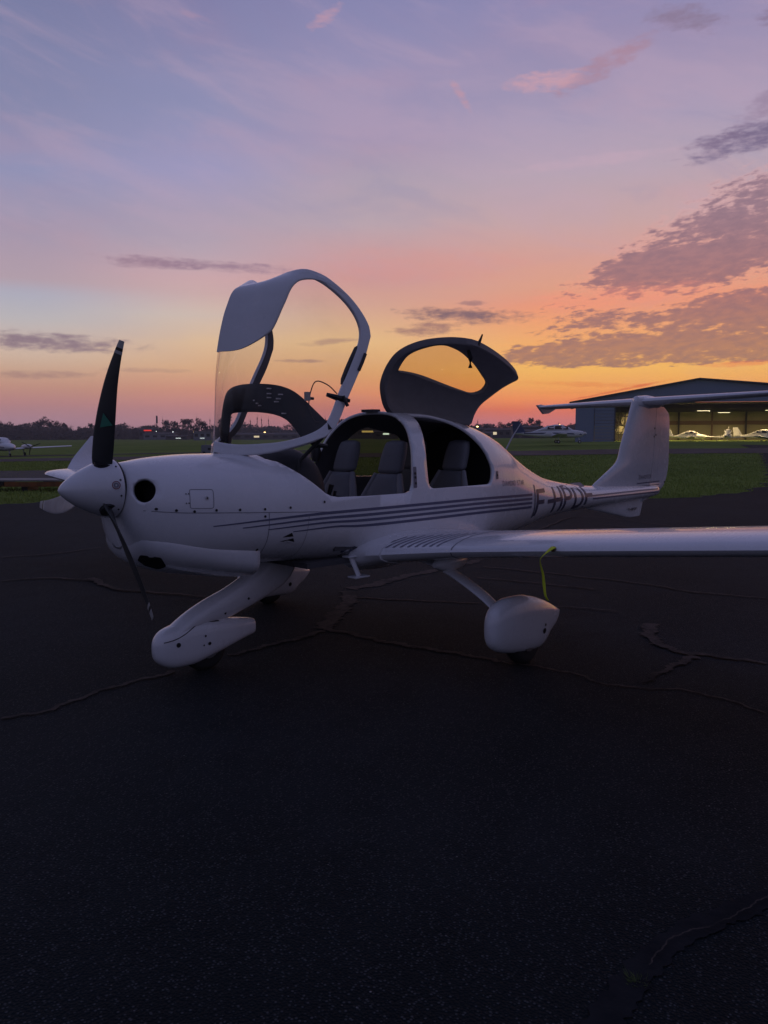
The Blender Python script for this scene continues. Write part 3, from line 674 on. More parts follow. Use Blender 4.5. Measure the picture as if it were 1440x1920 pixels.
# ------------------------------------------------------------------ hangar
HD = 118.0
hp = W(S_(1077, HD), HD); HZ = CZ-(831-816)/1521*HD
HR = YAW-PI/2-R_(13.3)
hg = thing('hangar', 'large pale-blue metal hangar with its lit bay open, planes inside', 'hangar', (hp.x, hp.y, HZ), HR)   # x right, y away
mwall = bpy.data.materials.new('corrugated_blue_wall'); mwall.use_nodes = True; t_ = NT(mwall.node_tree); b_ = t_.n['Principled BSDF']
b_.inputs['Base Color'].default_value = (.21, .26, .37, 1); b_.inputs['Roughness'].default_value = .55
hin = mat('cream_inner_cladding', (.42,.38,.24), .8, noise=(.6, .4, (.34,.3,.2))); hdk = mat('dark_roof_inside', (.04,.036,.03), .9); hfl = mat('pale_concrete_floor', (.5,.48,.42), .7, noise=(1, .4, (.4,.38,.32)))
hbm = mat('brown_steel_beam', (.16,.09,.045), .7); hroof = mat('hangar_roof_sheet', (.07,.08,.10), .6)
M = HD/1521
SC0 = (1077-720)/1521*HD
def hx(u): a = (u-720)/1521; return (a*HD-SC0)/(.973+.23*a)
def hz(v_, t=0): return CZ+(816-v_)/1521*(HD-.23*t)-HZ
x1 = hx(1112); x2 = hx(1149); XR = 46.0; DEP = 28.0; ez = hz(757); ax, azp = hx(1305), hz(714, hx(1305)); rz_ = azp-(XR-ax)*.095
topz = hz(757)
def wall_panel(name, x0, x1_, y0, y1, z0, z1, m): return MB().box(x0, x1_, y0, y1, z0, z1).build(name, m, hg, smooth=False)
wall_panel('front_wall', 0, x1, 0, .25, -.6, topz, mwall)
# sliding door leaf built of its horizontal sheets
nsh = 13
for i in range(nsh):
    z0 = -.3+(topz+.1)*i/nsh; z1 = -.3+(topz+.1)*(i+1)/nsh-.05
    wall_panel('door_sheet', x1+.06, x2, -.22+.03*(i % 2), -.02, z0, z1, mwall)
wall_panel('door_post', x2, x2+.18, -.25, .2, -.3, topz, hroof)
wall_panel('side_wall', 0, .25, .25, DEP, -.6, topz, mwall); wall_panel('side_wall', XR, XR+.25, 0, DEP, -.6, topz, mwall)
# gable above the doors
g = [(-.4, -.05, topz), (XR, -.05, topz), (XR, -.05, rz_), (ax, -.05, azp), (-.4, -.05, topz+.15)]
MB().add(g+[(q[0], .2, q[2]) for q in g], [(0, 1, 2, 3, 4), (9, 8, 7, 6, 5)]+[(i, (i+1) % 5, (i+1) % 5+5, i+5) for i in range(5)]).build('gable', mwall, hg, smooth=False)
for a, b in (((-.9, topz-.05), (ax, azp)), ((ax, azp), (XR+.5, rz_-.03))):
    MB().add([(a[0], -.5, a[1]+.05), (b[0], -.5, b[1]+.05), (b[0], DEP+.4, b[1]+.05), (a[0], DEP+.4, a[1]+.05), (a[0], -.5, a[1]+.25), (b[0], -.5, b[1]+.25), (b[0], DEP+.4, b[1]+.25), (a[0], DEP+.4, a[1]+.25)],
             [(0, 3, 2, 1), (4, 5, 6, 7), (0, 1, 5, 4), (1, 2, 6, 5), (2, 3, 7, 6), (3, 0, 4, 7)]).build('roof', hroof, hg, smooth=False)
wall_panel('floor', .25, XR, -1.2, DEP, -.4, .03, hfl)
wall_panel('back_wall', .25, XR, DEP, DEP+.25, -.4, topz, hin)
zb = lambda v_: CZ-HZ-(v_-816)/1521*(HD+DEP*.97-5)
wall_panel('beam', .25, XR, DEP-.35, DEP-.02, zb(797), zb(790), hbm)
wall_panel('ceiling', .25, XR, .3, DEP, topz-.12, topz-.02, hdk)
for i, yy in enumerate((4, 9, 14, 19, 24)): wall_panel('truss', .3, XR-.05, yy, yy+.25, topz-.75, topz-.14, hdk)
for i in range(8):
    xx = x2+1+i*5.4; wall_panel('column', xx, xx+.25, DEP-.7, DEP-.4, 0, topz-.15, hbm if i % 2 else hdk)
# stacked lattice and drum shapes in the left corner of the bay
lx = hx(1158); b = MB()
for z in (0.4, 1.6, 2.8, 4.0, 5.2): b.tube([(lx-.6, 8, z), (lx+2.4, 8, z)], .07, 5)
for x in (-.6, .4, 1.4, 2.4): b.tube([(lx+x, 8, 0), (lx+x, 8, 5.3)], .07, 5)
for x in (-.6, .4, 1.4): b.tube([(lx+x, 8, .4), (lx+x+1, 8, 2.8)], .05, 5); b.tube([(lx+x+1, 8, 2.8), (lx+x, 8, 5.2)], .05, 5)
rk = thing('storage_rack', 'dark lattice rack just inside the left of the hangar bay', 'rack', hg.location, HR); b.build('frame', hdk, rk)
for x, z, r in ((1.9, 3.3, 1.15), (.6, 1.9, .7)): MB().tube([(lx+x, 8.3, z), (lx+x, 9.2, z)], r, 20).build('drum', hin, rk)
def hpos(x, y, z=0):
    q = Matrix.Rotation(HR, 3, 'Z') @ Vector((x, y, 0)); return Vector((hp.x+q.x, hp.y+q.y, HZ+z))
def at_h(u, y):
    a = (u-720)/1521; return (a*(HD+.973*y)-SC0-.23*y)/(.973+.23*a)
small_plane('cream plane seen tail-left in the lit hangar, nearest the open fin edge', hpos(at_h(1291, 5), 5, .03), heading(.95, -.35), L=6.2, span=7.4, body=white_y, swept=True, scale=.88)
small_plane('cream plane facing out in the middle of the lit hangar bay', hpos(at_h(1362, 3), 3, .03), heading(-.45, -1), body=white_y, span=8.6, swept=False, scale=.98)
pb_ = small_plane('plane with pale blue wings at the right edge of the hangar bay', hpos(at_h(1428, 4), 4, .03), heading(.7, -.6), body=white_y, span=8.4, swept=True, scale=.95)
for c_ in pb_.children:
    if c_.name.startswith('wing'): c_.data.materials[0] = paleblue
for i, (xx, yy) in enumerate([(x2+3.5+i*4.6, 5.0+(i % 2)*11) for i in range(6)]):
    q = hpos(xx, yy, topz-.95); t = thing('hangar_lamp', 'warm ceiling lamp inside the lit hangar', 'lamp', q, HR, 'ceiling lamps in the hangar')
    MB().box(-.9, .9, -.25, .25, -.12, 0).build('housing', steel, t, smooth=False); MB().box(-.85, .85, -.2, .2, -.16, -.12).build('tube', emis('hangar_tube', (1, .85, .5), 2.5), t, smooth=False)
    ld = bpy.data.lights.new('hangar_light', 'AREA'); ld.shape = 'RECTANGLE'; ld.size = 1.7; ld.size_y = .4; ld.energy = 600; ld.color = (1, .72, .34)
    lo = bpy.data.objects.new('hangar_light', ld); COL.objects.link(lo); lo.parent = t; lo.location = (0, 0, -.2)

# ------------------------------------------------------------------ the aircraft (x aft from the spinner tip, y to its right wing, z up)
ST=[ # x, ztop, zbot, halfwidth, zwide, nUpper, nLower
(.345,1.425,1.02,.17,1.24,2.0,2.0),
(.36,1.443,.95,.215,1.22,2.0,2.1),
(.39,1.450,.88,.265,1.2,2.0,2.2),
(.45,1.458,.82,.33,1.18,2.1,2.3),
(.55,1.473,.785,.385,1.16,2.2,2.4),
(.7,1.487,.755,.435,1.14,2.3,2.5),
(.9,1.497,.755,.485,1.12,2.35,2.6),
(1.1,1.498,.748,.52,1.10,2.4,2.6),
(1.3,1.50,.732,.55,1.09,2.4,2.6),
(1.6,1.56,.708,.575,1.08,2.5,2.7),
(2.0,1.70,.668,.59,1.08,2.6,2.7),
(2.4,1.79,.62,.595,1.08,2.7,2.8),
(2.7,1.815,.605,.595,1.08,2.7,2.8),
(3.0,1.81,.60,.585,1.08,2.7,2.8),
(3.3,1.775,.60,.565,1.08,2.6,2.7),
(3.65,1.715,.605,.525,1.08,2.5,2.6),
(3.96,1.625,.625,.475,1.07,2.3,2.4),
(4.3,1.46,.665,.41,1.03,2.1,2.2),
(4.6,1.325,.70,.35,1.0,2.0,2.1),
(4.95,1.20,.755,.285,.97,2.0,2.0),
(5.45,1.11,.79,.215,.95,2.0,2.0),
(6.0,1.053,.807,.17,.93,2.0,2.0),
(6.6,1.02,.82,.135,.92,2.0,2.0),
(7.2,1.0,.84,.10,.92,2.0,2.0),
(7.62,.985,.862,.06,.922,2.0,2.0),
(7.70,.96,.885,.02,.922,2.0,2.0),
]
def pch(xs,ys,x):
    n=len(xs)
    if x<=xs[0]: return ys[0]
    if x>=xs[-1]: return ys[-1]
    k=0
    while xs[k+1]<x: k+=1
    def sl(i): return (ys[i+1]-ys[i])/(xs[i+1]-xs[i])
    def m(i):
        if i==0: return sl(0)
        if i==n-1: return sl(n-2)
        a,b=sl(i-1),sl(i)
        if a*b<=0: return 0.0
        ha,hb=xs[i]-xs[i-1],xs[i+1]-xs[i]
        w1,w2=2*hb+ha,hb+2*ha
        return (w1+w2)/(w1/a+w2/b)
    h=xs[k+1]-xs[k]; t=(x-xs[k])/h
    return ((1+2*t)*(1-t)**2*ys[k]+t*(1-t)**2*h*m(k)+t*t*(3-2*t)*ys[k+1]+t*t*(t-1)*h*m(k+1))
_XS=[s[0] for s in ST]; _C=[[s[i] for s in ST] for i in range(7)]
def sec(x): return [pch(_XS,_C[i],x) for i in range(1,7)]
def hull_pt(x,a):  # a: 0 = port side widest, pi/2 = top, pi = starboard, -pi/2 bottom
    zt,zb,hw,zc,nu,nl=sec(x); c,s=math.cos(a),math.sin(a)
    n=nu if s>=0 else nl; H=(zt-zc) if s>=0 else (zc-zb)
    y=-hw*math.copysign(abs(c)**(2/n),c); z=zc+H*math.copysign(abs(s)**(2/n),s)
    return (x,y,z)
def hull_y(x,z):
    zt,zb,hw,zc,nu,nl=sec(x)
    n,H=(nu,zt-zc) if z>=zc else (nl,zc-zb)
    r=min(1.0,abs(z-zc)/H)
    return -hw*(max(0.0,1-r**n))**(1/n)

AC = thing('light_aircraft', 'white four-seat light aircraft with raised canopy and open rear door on dark asphalt', 'airplane', (0, 0, 0))
def evalcopy(o):
    dg = bpy.context.evaluated_depsgraph_get(); me = bpy.data.meshes.new_from_object(o.evaluated_get(dg)); return me
def prism(pts, y0, y1, n=None):         # side profile (x,z) extruded in y
    m = len(pts); mb = MB(); mb.add([(x, y0, z) for x, z in pts]+[(x, y1, z) for x, z in pts], [tuple(range(m))[::-1], tuple(range(m, 2*m))]+[(i, (i+1) % m, (i+1) % m+m, i+m) for i in range(m)])
    return mesh('cutter', mb.v, mb.f, [white, inner], None, smooth=False, mi=[1]*len(mb.f))
def rounded(pts, r, k=5):              # round the corners of a polygon
    o = []; n = len(pts)
    for i in range(n):
        p, a, b = Vector(pts[i]), Vector(pts[i-1]), Vector(pts[(i+1) % n]); rr = r[i] if isinstance(r, (list, tuple)) else r
        if rr <= 0: o.append(tuple(p)); continue
        u = (a-p); v = (b-p); q = min(rr, u.length*.45, v.length*.45); u = u.normalized()*q; v = v.normalized()*q
        for j in range(k+1):
            t = j/k; o.append(tuple((p+u)*(1-t)**2+p*2*t*(1-t)+(p+v)*t*t))
    return o
# hull skin
XS = []
x = .345
while x < 7.70:
    XS.append(x); x += .012 if x < .45 else (.045 if x < 4.4 else .09)
XS.append(7.70)
NS = 72
hv = [hull_pt(x, -PI/2+2*PI*k/NS+.0001) for x in XS for k in range(NS)]
hb = MB(); hb.loops([hv[i*NS:(i+1)*NS] for i in range(len(XS))])
hull0 = mesh('hull0', hb.v, hb.f, [white, inner], None)
COCK = [(1.31, 2.2), (1.31, 1.46), (1.368, 1.44), (1.405, 1.404), (1.453, 1.364), (1.542, 1.287), (1.615, 1.225), (1.66, 1.203), (1.72, 1.192), (2.0, 1.185), (2.40, 1.184), (2.455, 1.20), (2.478, 1.25), (2.50, 1.40), (2.545, 1.58), (2.61, 1.76), (2.66, 1.85), (2.68, 2.2)]
DOOR = rounded([(2.655, 1.205), (3.525, 1.203), (3.575, 1.33), (3.52, 1.50), (3.36, 1.69), (3.2, 1.78), (2.80, 1.80), (2.70, 1.62), (2.648, 1.40)], [.07, .09, .05, .08, .1, .1, .05, .12, .1])
WIN = rounded([(2.74, 1.26), (3.46, 1.24), (3.56, 1.33), (3.50, 1.50), (3.34, 1.635), (2.90, 1.715), (2.78, 1.60)], .07)
cut = [prism(COCK, -1, 1), prism(DOOR, -1, -.235), prism(WIN, .2, 1)]
for s, y in ((-1, -.255), (1, .255)):    # round cooling inlets either side of the spinner
    m4 = Matrix.Translation((.425, y, 1.286)) @ Matrix.Rotation(-s*R_(50), 4, 'Z') @ Matrix.Rotation(PI/2, 4, 'Y')
    bm = bmesh.new(); bmesh.ops.create_cone(bm, segments=32, radius1=.072, radius2=.072, depth=.30, cap_ends=True); bmesh.ops.transform(bm, matrix=m4, verts=bm.verts)
    me = bpy.data.meshes.new('cutter'); [setattr(q, 'material_index', 1) for q in bm.faces]; bm.to_mesh(me); bm.free(); me.materials.append(white); me.materials.append(inner); oo = bpy.data.objects.new('cutter', me); COL.objects.link(oo); cut.append(oo)
for c in cut:
    md = hull0.modifiers.new('b', 'BOOLEAN'); md.operation = 'DIFFERENCE'; md.object = c; md.solver = 'EXACT'
me = evalcopy(hull0)
for c in cut+[hull0]: bpy.data.objects.remove(c)
ki = [1]; print('BOOL', len(me.polygons), sum(1 for q in me.polygons if q.material_index == 1))
bm = bmesh.new(); bm.from_mesh(me)
bmesh.ops.delete(bm, geom=[q for q in bm.faces if q.material_index in ki], context='FACES')
bmesh.ops.remove_doubles(bm, verts=bm.verts[:], dist=.0004); bmesh.ops.recalc_face_normals(bm, faces=bm.faces[:])
if sum((q.calc_center_median()-Vector((3, 0, 1.1))).dot(Vector((0, q.normal.y, q.normal.z))) for q in bm.faces) < 0: bmesh.ops.reverse_faces(bm, faces=bm.faces[:])
for q in bm.faces: q.material_index = 0
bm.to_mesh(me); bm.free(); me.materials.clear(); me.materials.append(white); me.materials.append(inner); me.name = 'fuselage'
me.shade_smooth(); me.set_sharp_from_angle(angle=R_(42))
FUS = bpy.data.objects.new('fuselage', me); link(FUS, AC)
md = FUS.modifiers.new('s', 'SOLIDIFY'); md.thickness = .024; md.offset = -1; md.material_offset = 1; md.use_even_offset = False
md.material_offset_rim = 0
# rolled rims around the openings (light catching edges)
def rim_line(pts, side, r, name='opening_rim', m=white):
    P = [(x, side*-hull_y(x, z)*1.0+side*.002, z) for x, z in pts]
    return P
# dark inlet ducts behind the holes
for y in (-.20, .20):
    MB().tube([(.50, y*.95, 1.286), (.75, y*.9, 1.27)], [.085, .10], 20).build('inlet_duct', blackhole, FUS)
# lower cowl with its radiator duct
LC = [(.366, .99, .92, .07), (.385, 1.03, .88, .17), (.40, 1.06, .855, .225), (.44, 1.10, .815, .280), (.52, 1.12, .77, .335), (.65, 1.10, .728, .382), (.80, 1.06, .70, .410), (.95, 1.03, .672, .430), (1.145, 1.0, .652, .446)]
def lce(x): return pch([.36, .6, 1.0, 1.145], [2.1, 2.2, 2.6, 3.0], x)
lc = MB()
L = []
for x, zt, zb, hw in [(.366+(1.145-.366)*(i/24)**1.4,)+tuple(pch([q[0] for q in LC], [q[j] for q in LC], .366+(1.145-.366)*(i/24)**1.4) for j in (1, 2, 3)) for i in range(25)]:
    l = []
    for k in range(36):
        a = 2*PI*k/36; c, s = math.cos(a), math.sin(a); l.append((x, hw*math.copysign(abs(c)**(2/lce(x)), c), (zt+zb)/2+(zt-zb)/2*math.copysign(abs(s)**(2/lce(x)), s)))
    L.append(l)
lc.loops(L[:1]+L, caps=False)
o = lc.build('lower_cowl', white, AC, angle=50)
if sum(p.normal.dot(Vector((0, p.center.y, p.center.z-.85))) for p in o.data.polygons) < 0: o.data.flip_normals()
if True:
    md = o.modifiers.new('s', 'SOLIDIFY'); md.thickness = .012; md.offset = -1
LCO = o
MB().loft([(.50, .9, .83, .2), (1.13, .83, .69, .39)], n=24, e=4).build('duct_lining', blackhole, LCO)
# black air intake slot low on the front of the cowl
pts = [(.50, .845), (.60, .855), (.655, .835), (.70, .775), (.66, .765), (.56, .795)]
def lc_y(x, z):
    X = [q[0] for q in LC]; zt, zb, hw = (pch(X, [q[j] for q in LC], x) for j in (1, 2, 3)); r = min(.999, abs((z-(zt+zb)/2)/((zt-zb)/2))); return -hw*(1-r**lce(x))**(1/lce(x))
for s in (1,):
    pp = rounded([(.410, .885), (.500, .868), (.560, .80), (.552, .772), (.480, .800), (.425, .842)], .012)
    c2 = (sum(p[0] for p in pp)/len(pp), sum(p[1] for p in pp)/len(pp)); v = []
    for k in (1, .66, .33, .01): v += [(c2[0]+(x-c2[0])*k, s*(lc_y(c2[0]+(x-c2[0])*k, c2[1]+(z-c2[1])*k)-.004), c2[1]+(z-c2[1])*k) for x, z in pp]
    n_p = len(pp)
    mesh('intake_slot', v, [(k*n_p+i, k*n_p+(i+1) % n_p, (k+1)*n_p+(i+1) % n_p, (k+1)*n_p+i) for k in range(3) for i in range(n_p)], blackhole, LCO)

# ---- marks that follow the skin
def skin(x, z, off=.0025): return Vector((x, hull_y(x, z)-off, z))
def skin_ribbon(name, P, w, m, parent, n=40, off=.0025, side=-1):
    P = resample([(x, 0, z) for x, z in P], n); v = []
    for i, p in enumerate(P):
        d = P[min(i+1, n-1)]-P[max(i-1, 0)]; d.normalize(); a = Vector((-d.z, 0, d.x)); ww = w[0]+(w[1]-w[0])*i/(n-1) if isinstance(w, tuple) else w
        for s in (1, -1):
            q = p+a*ww*.5*s; r = skin(q.x, q.z, off); v.append((r.x, r.y*-side, r.z))
    return mesh(name, v, [(2*i, 2*i+1, 2*i+3, 2*i+2) for i in range(n-1)], m, parent)
for (x0, z0), z1 in zip([(.781, 1.052), (.974, 1.029), (1.155, 1.006), (1.345, .978)], [1.062, 1.024, .985, .945]):
    zm = {1.062: 1.088, 1.024: 1.050, .985: 1.012, .945: .972}[z1]
    for side in (-1, 1):
        P = smoothline([(x0, 0, z0), ((x0+2.05)/2, 0, (z0+zm)/2+.012), (2.05, 0, zm), (3.3, 0, (zm+z1)/2+.012), (4.33, 0, z1)], 60)
        skin_ribbon('stripe', [(p.x, p.z) for p in P[:16]], (.006, .020), stripe, FUS, 20, side=side)
        skin_ribbon('stripe', [(p.x, p.z) for p in P[15:]], (.020, .022), stripe, FUS, 60, side=side)
for z0, z1 in ((.962, .948), (.928, .910)):
    skin_ribbon('stripe', [(5.80, z0), (7.1, (z0+z1)/2), (7.58, z1)], .016, stripe, FUS, 30)
# stroke alphabet in a unit box
def arc(cx, cy, rx, ry, a0, a1, n=8): return [(cx+rx*math.cos(R_(a0+(a1-a0)*i/n)), cy+ry*math.sin(R_(a0+(a1-a0)*i/n))) for i in range(n+1)]
GL = {'F': [[(0, 0), (0, 1)], [(0, 1), (.6, 1)], [(0, .52), (.5, .52)]], 'H': [[(0, 0), (0, 1)], [(.6, 0), (.6, 1)], [(0, .5), (.6, .5)]],
 'P': [[(0, 0), (0, 1)], [(0, 1), (.35, 1)]+arc(.35, .75, .25, .25, 90, -90)+[(0, .5)]], 'D': [[(0, 0), (0, 1)], [(0, 1), (.28, 1)]+arc(.28, .5, .34, .5, 90, -90)+[(0, 0)]],
 'I': [[(.1, 0), (.1, 1)]], 'A': [[(0, 0), (.32, 1), (.64, 0)], [(.12, .36), (.52, .36)]], 'M': [[(0, 0), (0, 1), (.36, .3), (.72, 1), (.72, 0)]], 'O': [arc(.32, .5, .32, .5, 0, 360, 16)],
 'N': [[(0, 0), (0, 1), (.6, 0), (.6, 1)]], 'S': [arc(.3, .74, .28, .25, 30, 260)+arc(.3, .25, .28, .25, 80, -150)], 'T': [[(.3, 0), (.3, 1)], [(0, 1), (.6, 1)]], 'R': [[(0, 0), (0, 1)], [(0, 1), (.35, 1)]+arc(.35, .75, .25, .25, 90, -90)+[(0, .5)], [(.3, .5), (.6, 0)]],
 '4': [[(.45, 0), (.45, 1), (0, .32), (.62, .32)]], '0': [arc(.3, .5, .3, .5, 0, 360, 16)], '-': [[(.05, .48), (.45, .48)]], ' ': []}
ADV = {'I': .42, 'M': 1.0, '-': .62, ' ': .5}
def writing(name, txt, x0, z0, h, wscale, m, parent, surf, thick=.12, slope=0.0, gap=.9, wz=None):
    cx = x0
    for ch in txt:
        v, f = [], []
        for st in GL[ch]:
            n = max(6, 5*len(st)); P = resample([(a, 0, b) for a, b in st], n)
            for i, p in enumerate(P):
                d = P[min(i+1, n-1)]-P[max(i-1, 0)]; d.normalize(); a = Vector((-d.z, 0, d.x))
                if i == 0: p = p-d*thick*.45
                if i == n-1: p = p+d*thick*.45
                for s in (1, -1):
                    q = p+a*thick*.5*s; X = cx+q.x*h*wscale; v.append(surf(X, z0+q.z*h+(X-x0)*slope))
            k = len(v)-2*n; f += [(k+2*i, k+2*i+1, k+2*i+3, k+2*i+2) for i in range(n-1)]
        if v: mesh(name, v, f, m, parent)
        cx += h*wscale*(ADV.get(ch, gap))
writing('registration_letter', 'F-HPDF', 4.46, .865, .22, 1.25, letter, FUS, lambda x, z: skin(x, z-(x-4.46)*.0+.0, .003), .18, slope=-.004, gap=.92)
skin_ribbon('seam', [(4.40, 1.15), (4.395, 1.0), (4.42, .83)], .022, letter, FUS, 20)
writing('maker_name', 'DIAMOND STAR', 3.72, 1.178, .040, 1.0, letter_s, FUS, lambda x, z: skin(x, z, .003), .14, slope=-.03, gap=1.05)
# cowl seams, hatch, fasteners, side scoop, beacon pair
def seam(P, n=30, w=.0045): return skin_ribbon('seam', P, w, panelgap, FUS, n, off=.0015)
seam([(.40, 1.165), (.6, 1.146), (.9, 1.132), (1.47, 1.104), (1.7, 1.09)]); seam([(1.155, .80), (1.16, .95), (1.16, 1.12)]) ; seam([(1.47, 1.09), (1.45, .9), (1.44, .74)], w=.003)
HB = rounded([(.640, 1.172), (.784, 1.166), (.796, 1.283), (.650, 1.288)], .014, 3)
skin_ribbon('hatch', HB+[HB[0]], .004, panelgap, FUS, 60, off=.0015)
def dot(name, x, z, r, m, parent=FUS, off=.004, sq=1.0):
    v = [tuple(skin(x+r*math.cos(2*PI*k/12), z+r*sq*math.sin(2*PI*k/12), off)) for k in range(12)]+[tuple(skin(x, z, off+.002))]
    return mesh(name, v, [(k, (k+1) % 12, 12) for k in range(12)], m, parent)
for x, z in ((.455, 1.175), (.56, 1.163), (.665, 1.152), (.80, 1.153), (.955, 1.148), (1.13, 1.142), (1.13, 1.095), (1.32, 1.142), (1.115, .87), (1.60, 1.165)): dot('fastener', x, z, .0085, black)
dot('latch', .748, 1.232, .013, metal); dot('latch', .748, 1.232, .006, black, off=.008)
for x in (.628, .628): pass
for x, z in ((.625, 1.262), (.64, 1.262), (.62, 1.205), (.635, 1.205)): dot('fastener', x, z, .004, black)
for P in ([(1.27, .945), (1.335, .972), (1.352, .945)], [(1.255, .918), (1.355, .932), (1.375, .90)]):
    v = [tuple(skin(x, z, .004)) for x, z in P]; mesh('side_scoop', v, [(0, 1, 2)], black, FUS, smooth=False)
skin_ribbon('scoop_lip', [(1.25, .903), (1.31, .917), (1.378, .895)], (.004, .012), white, FUS, 10, off=.008)
for x in (1.855, 1.93): dot('vent', x, .797, .024, navy, off=.006)
for x, z, h_ in ((2.50, 1.30, .16), (3.625, 1.275, .07)):   # latch plates on the pillars
    PL = rounded([(x-.022, z-h_/2), (x+.018, z-h_/2), (x+.026, z+h_/2), (x-.010, z+h_/2)], .008, 3)
    v = [tuple(skin(a, b, .004)) for a, b in PL]; q = mesh('latch_plate', v+[tuple(skin(x, z, .005))], [(i, (i+1) % len(PL), len(PL)) for i in range(len(PL))], mat('grey_plate', (.18,.18,.22), .5, metal=.3), FUS)
    for zz in ((-.045, 0, .03) if h_ > .1 else (0,)): dot('pin', x+.004, z+zz, .010, black, FUS, off=.007)
# spinner
sp_ = [(0, .002), (.012, .022), (.04, .050), (.09, .088), (.15, .122), (.21, .150), (.27, .172), (.315, .185), (.33, .188), (.338, .182)]
HZ0 = 1.293
SPN = MB().loops([[(x, r*math.cos(2*PI*k/40), HZ0+r*math.sin(2*PI*k/40)) for k in range(40)] for x, r in [(pch([q[0] for q in sp_], [q[0] for q in sp_], .338*i/26), pch([q[0] for q in sp_], [q[1] for q in sp_], .338*i/26)) for i in range(27)]]).build('spinner', white, AC, angle=60)
MB().tube([(.332, 0, HZ0), (.352, 0, HZ0)], .178, 40).build('spinner_gap', black, SPN)
for k in range(12):
    a = 2*PI*k/12+.2; c, s = math.cos(a), math.sin(a); MB().tube([(.312, .184*c, HZ0+.184*s), (.3125, .1875*c, HZ0+.1875*s)], .006, 8).build('screw', black, SPN)
# small red and grey roundel on the spinner
a0 = R_(172); rr = .174; c, s = -.165/.1775, .022/.1775
n_ = Vector((-.45, c*.86, s*.86)).normalized(); ctr = Vector((.285, -.1735, HZ0+.028)); ax1 = n_.orthogonal().normalized(); ax2 = n_.cross(ax1)
for r0, r1, m in ((.020, .025, redm), (.006, .016, letter_s)):
    v = []
    for k in range(24):
        a = 2*PI*k/24
        for r in (r0, r1): v.append(ctr+n_*.006+(ax1*math.cos(a)+ax2*math.sin(a))*r)
    mesh('roundel', v, [(2*k, 2*k+1, (2*k+3) % 48, (2*k+2) % 48) for k in range(24)], m, SPN)
# three blades
def blade(t, m, mt):
    hx_ = .262; a = Vector((0, math.cos(t), math.sin(t))); mv = Vector((0, math.sin(t), -math.cos(t))); L = []
    Rr = [.10, .13, .16, .20, .25, .34, .45, .56, .67, .76, .83, .88, .915, .934]; Wd = [.10, .112, .122, .132, .140, .148, .146, .133, .112, .092, .074, .060, .050, .044]; Th = [.05, .045, .04, .034, .03, .024, .019, .015, .012, .010, .008, .007, .006, .004]
    sec_ = []
    RR = [.10+.834*i/30 for i in range(31)]
    def lp(r):
        w_ = pch(Rr, Wd, r); th = pch(Rr, Th, r); be = math.atan2(.62, 2*PI*r*.62)+R_(3); be = min(be, R_(44)); sweep = -.02*math.sin(PI*min(1, (r-.1)/.834))+.028*max(0, (r-.6)/.33)**2
        ch = Vector((-math.sin(be), 0, 0))+mv*math.cos(be); nn = ch.cross(a).normalized()
        l = []
        for k in range(20):
            q = 2*PI*k/20; c, s = math.cos(q), math.sin(q)
            l.append(Vector((hx_, 0, HZ0))+a*r+ch*(w_*.5*c-sweep)+nn*th*.5*s*(1 if s > 0 else .55))
        return l, ch, nn, w_, th, sweep
    bl = MB().loops([lp(r)[0] for r in RR]).build('propeller_blade', m, AC, angle=60)
    MB().tube([Vector((hx_, 0, HZ0))+a*.13, Vector((hx_, 0, HZ0))+a*.172], .052, 20).build('blade_cuff', black, bl)
    # tip bands: sleeves 0.6 mm proud
    for r0, r1, mm in ((.890, .9345, mt), (.872, .889, bladem if m is not bladem else black), (.852, .871, mt)):
        Ls = []
        for i in range(5):
            l, ch, nn, w_, th, sw_ = lp(r0+(r1-r0)*i/4); c = Vector((0, 0, 0))
            for q in l: c += q
            c /= 20; Ls.append([c+(q-c)*1.0+(q-c).normalized()*.0012 for q in l])
        MB().loops(Ls).build('tip_band', mm, bl)
    return bl, lp, a, hx_
T0 = R_(108.94)
b1, lp, a, hx_ = blade(T0, bladem, bladew); 
l, ch, nn, w_, th, sw_ = lp(.43); c = Vector((hx_, 0, HZ0))+a*.43
fs = -1 if nn.x > 0 else 1          # face that looks forward
q = [c-ch*.010+a*.045+ch*.03, c+ch*.055-a*.04, c-ch*.035-a*.025]
tri = [c+ch*.035+a*.05, c-ch*.045-a*.005, c+ch*.045-a*.045]
mesh('decal', [p+nn*fs*(th*.35+.004) for p in tri], [(0, 1, 2)], greenm, b1, smooth=False)
blade(T0+2*PI/3, bladem, bladew); blade(T0-2*PI/3, bladeg, bladew)

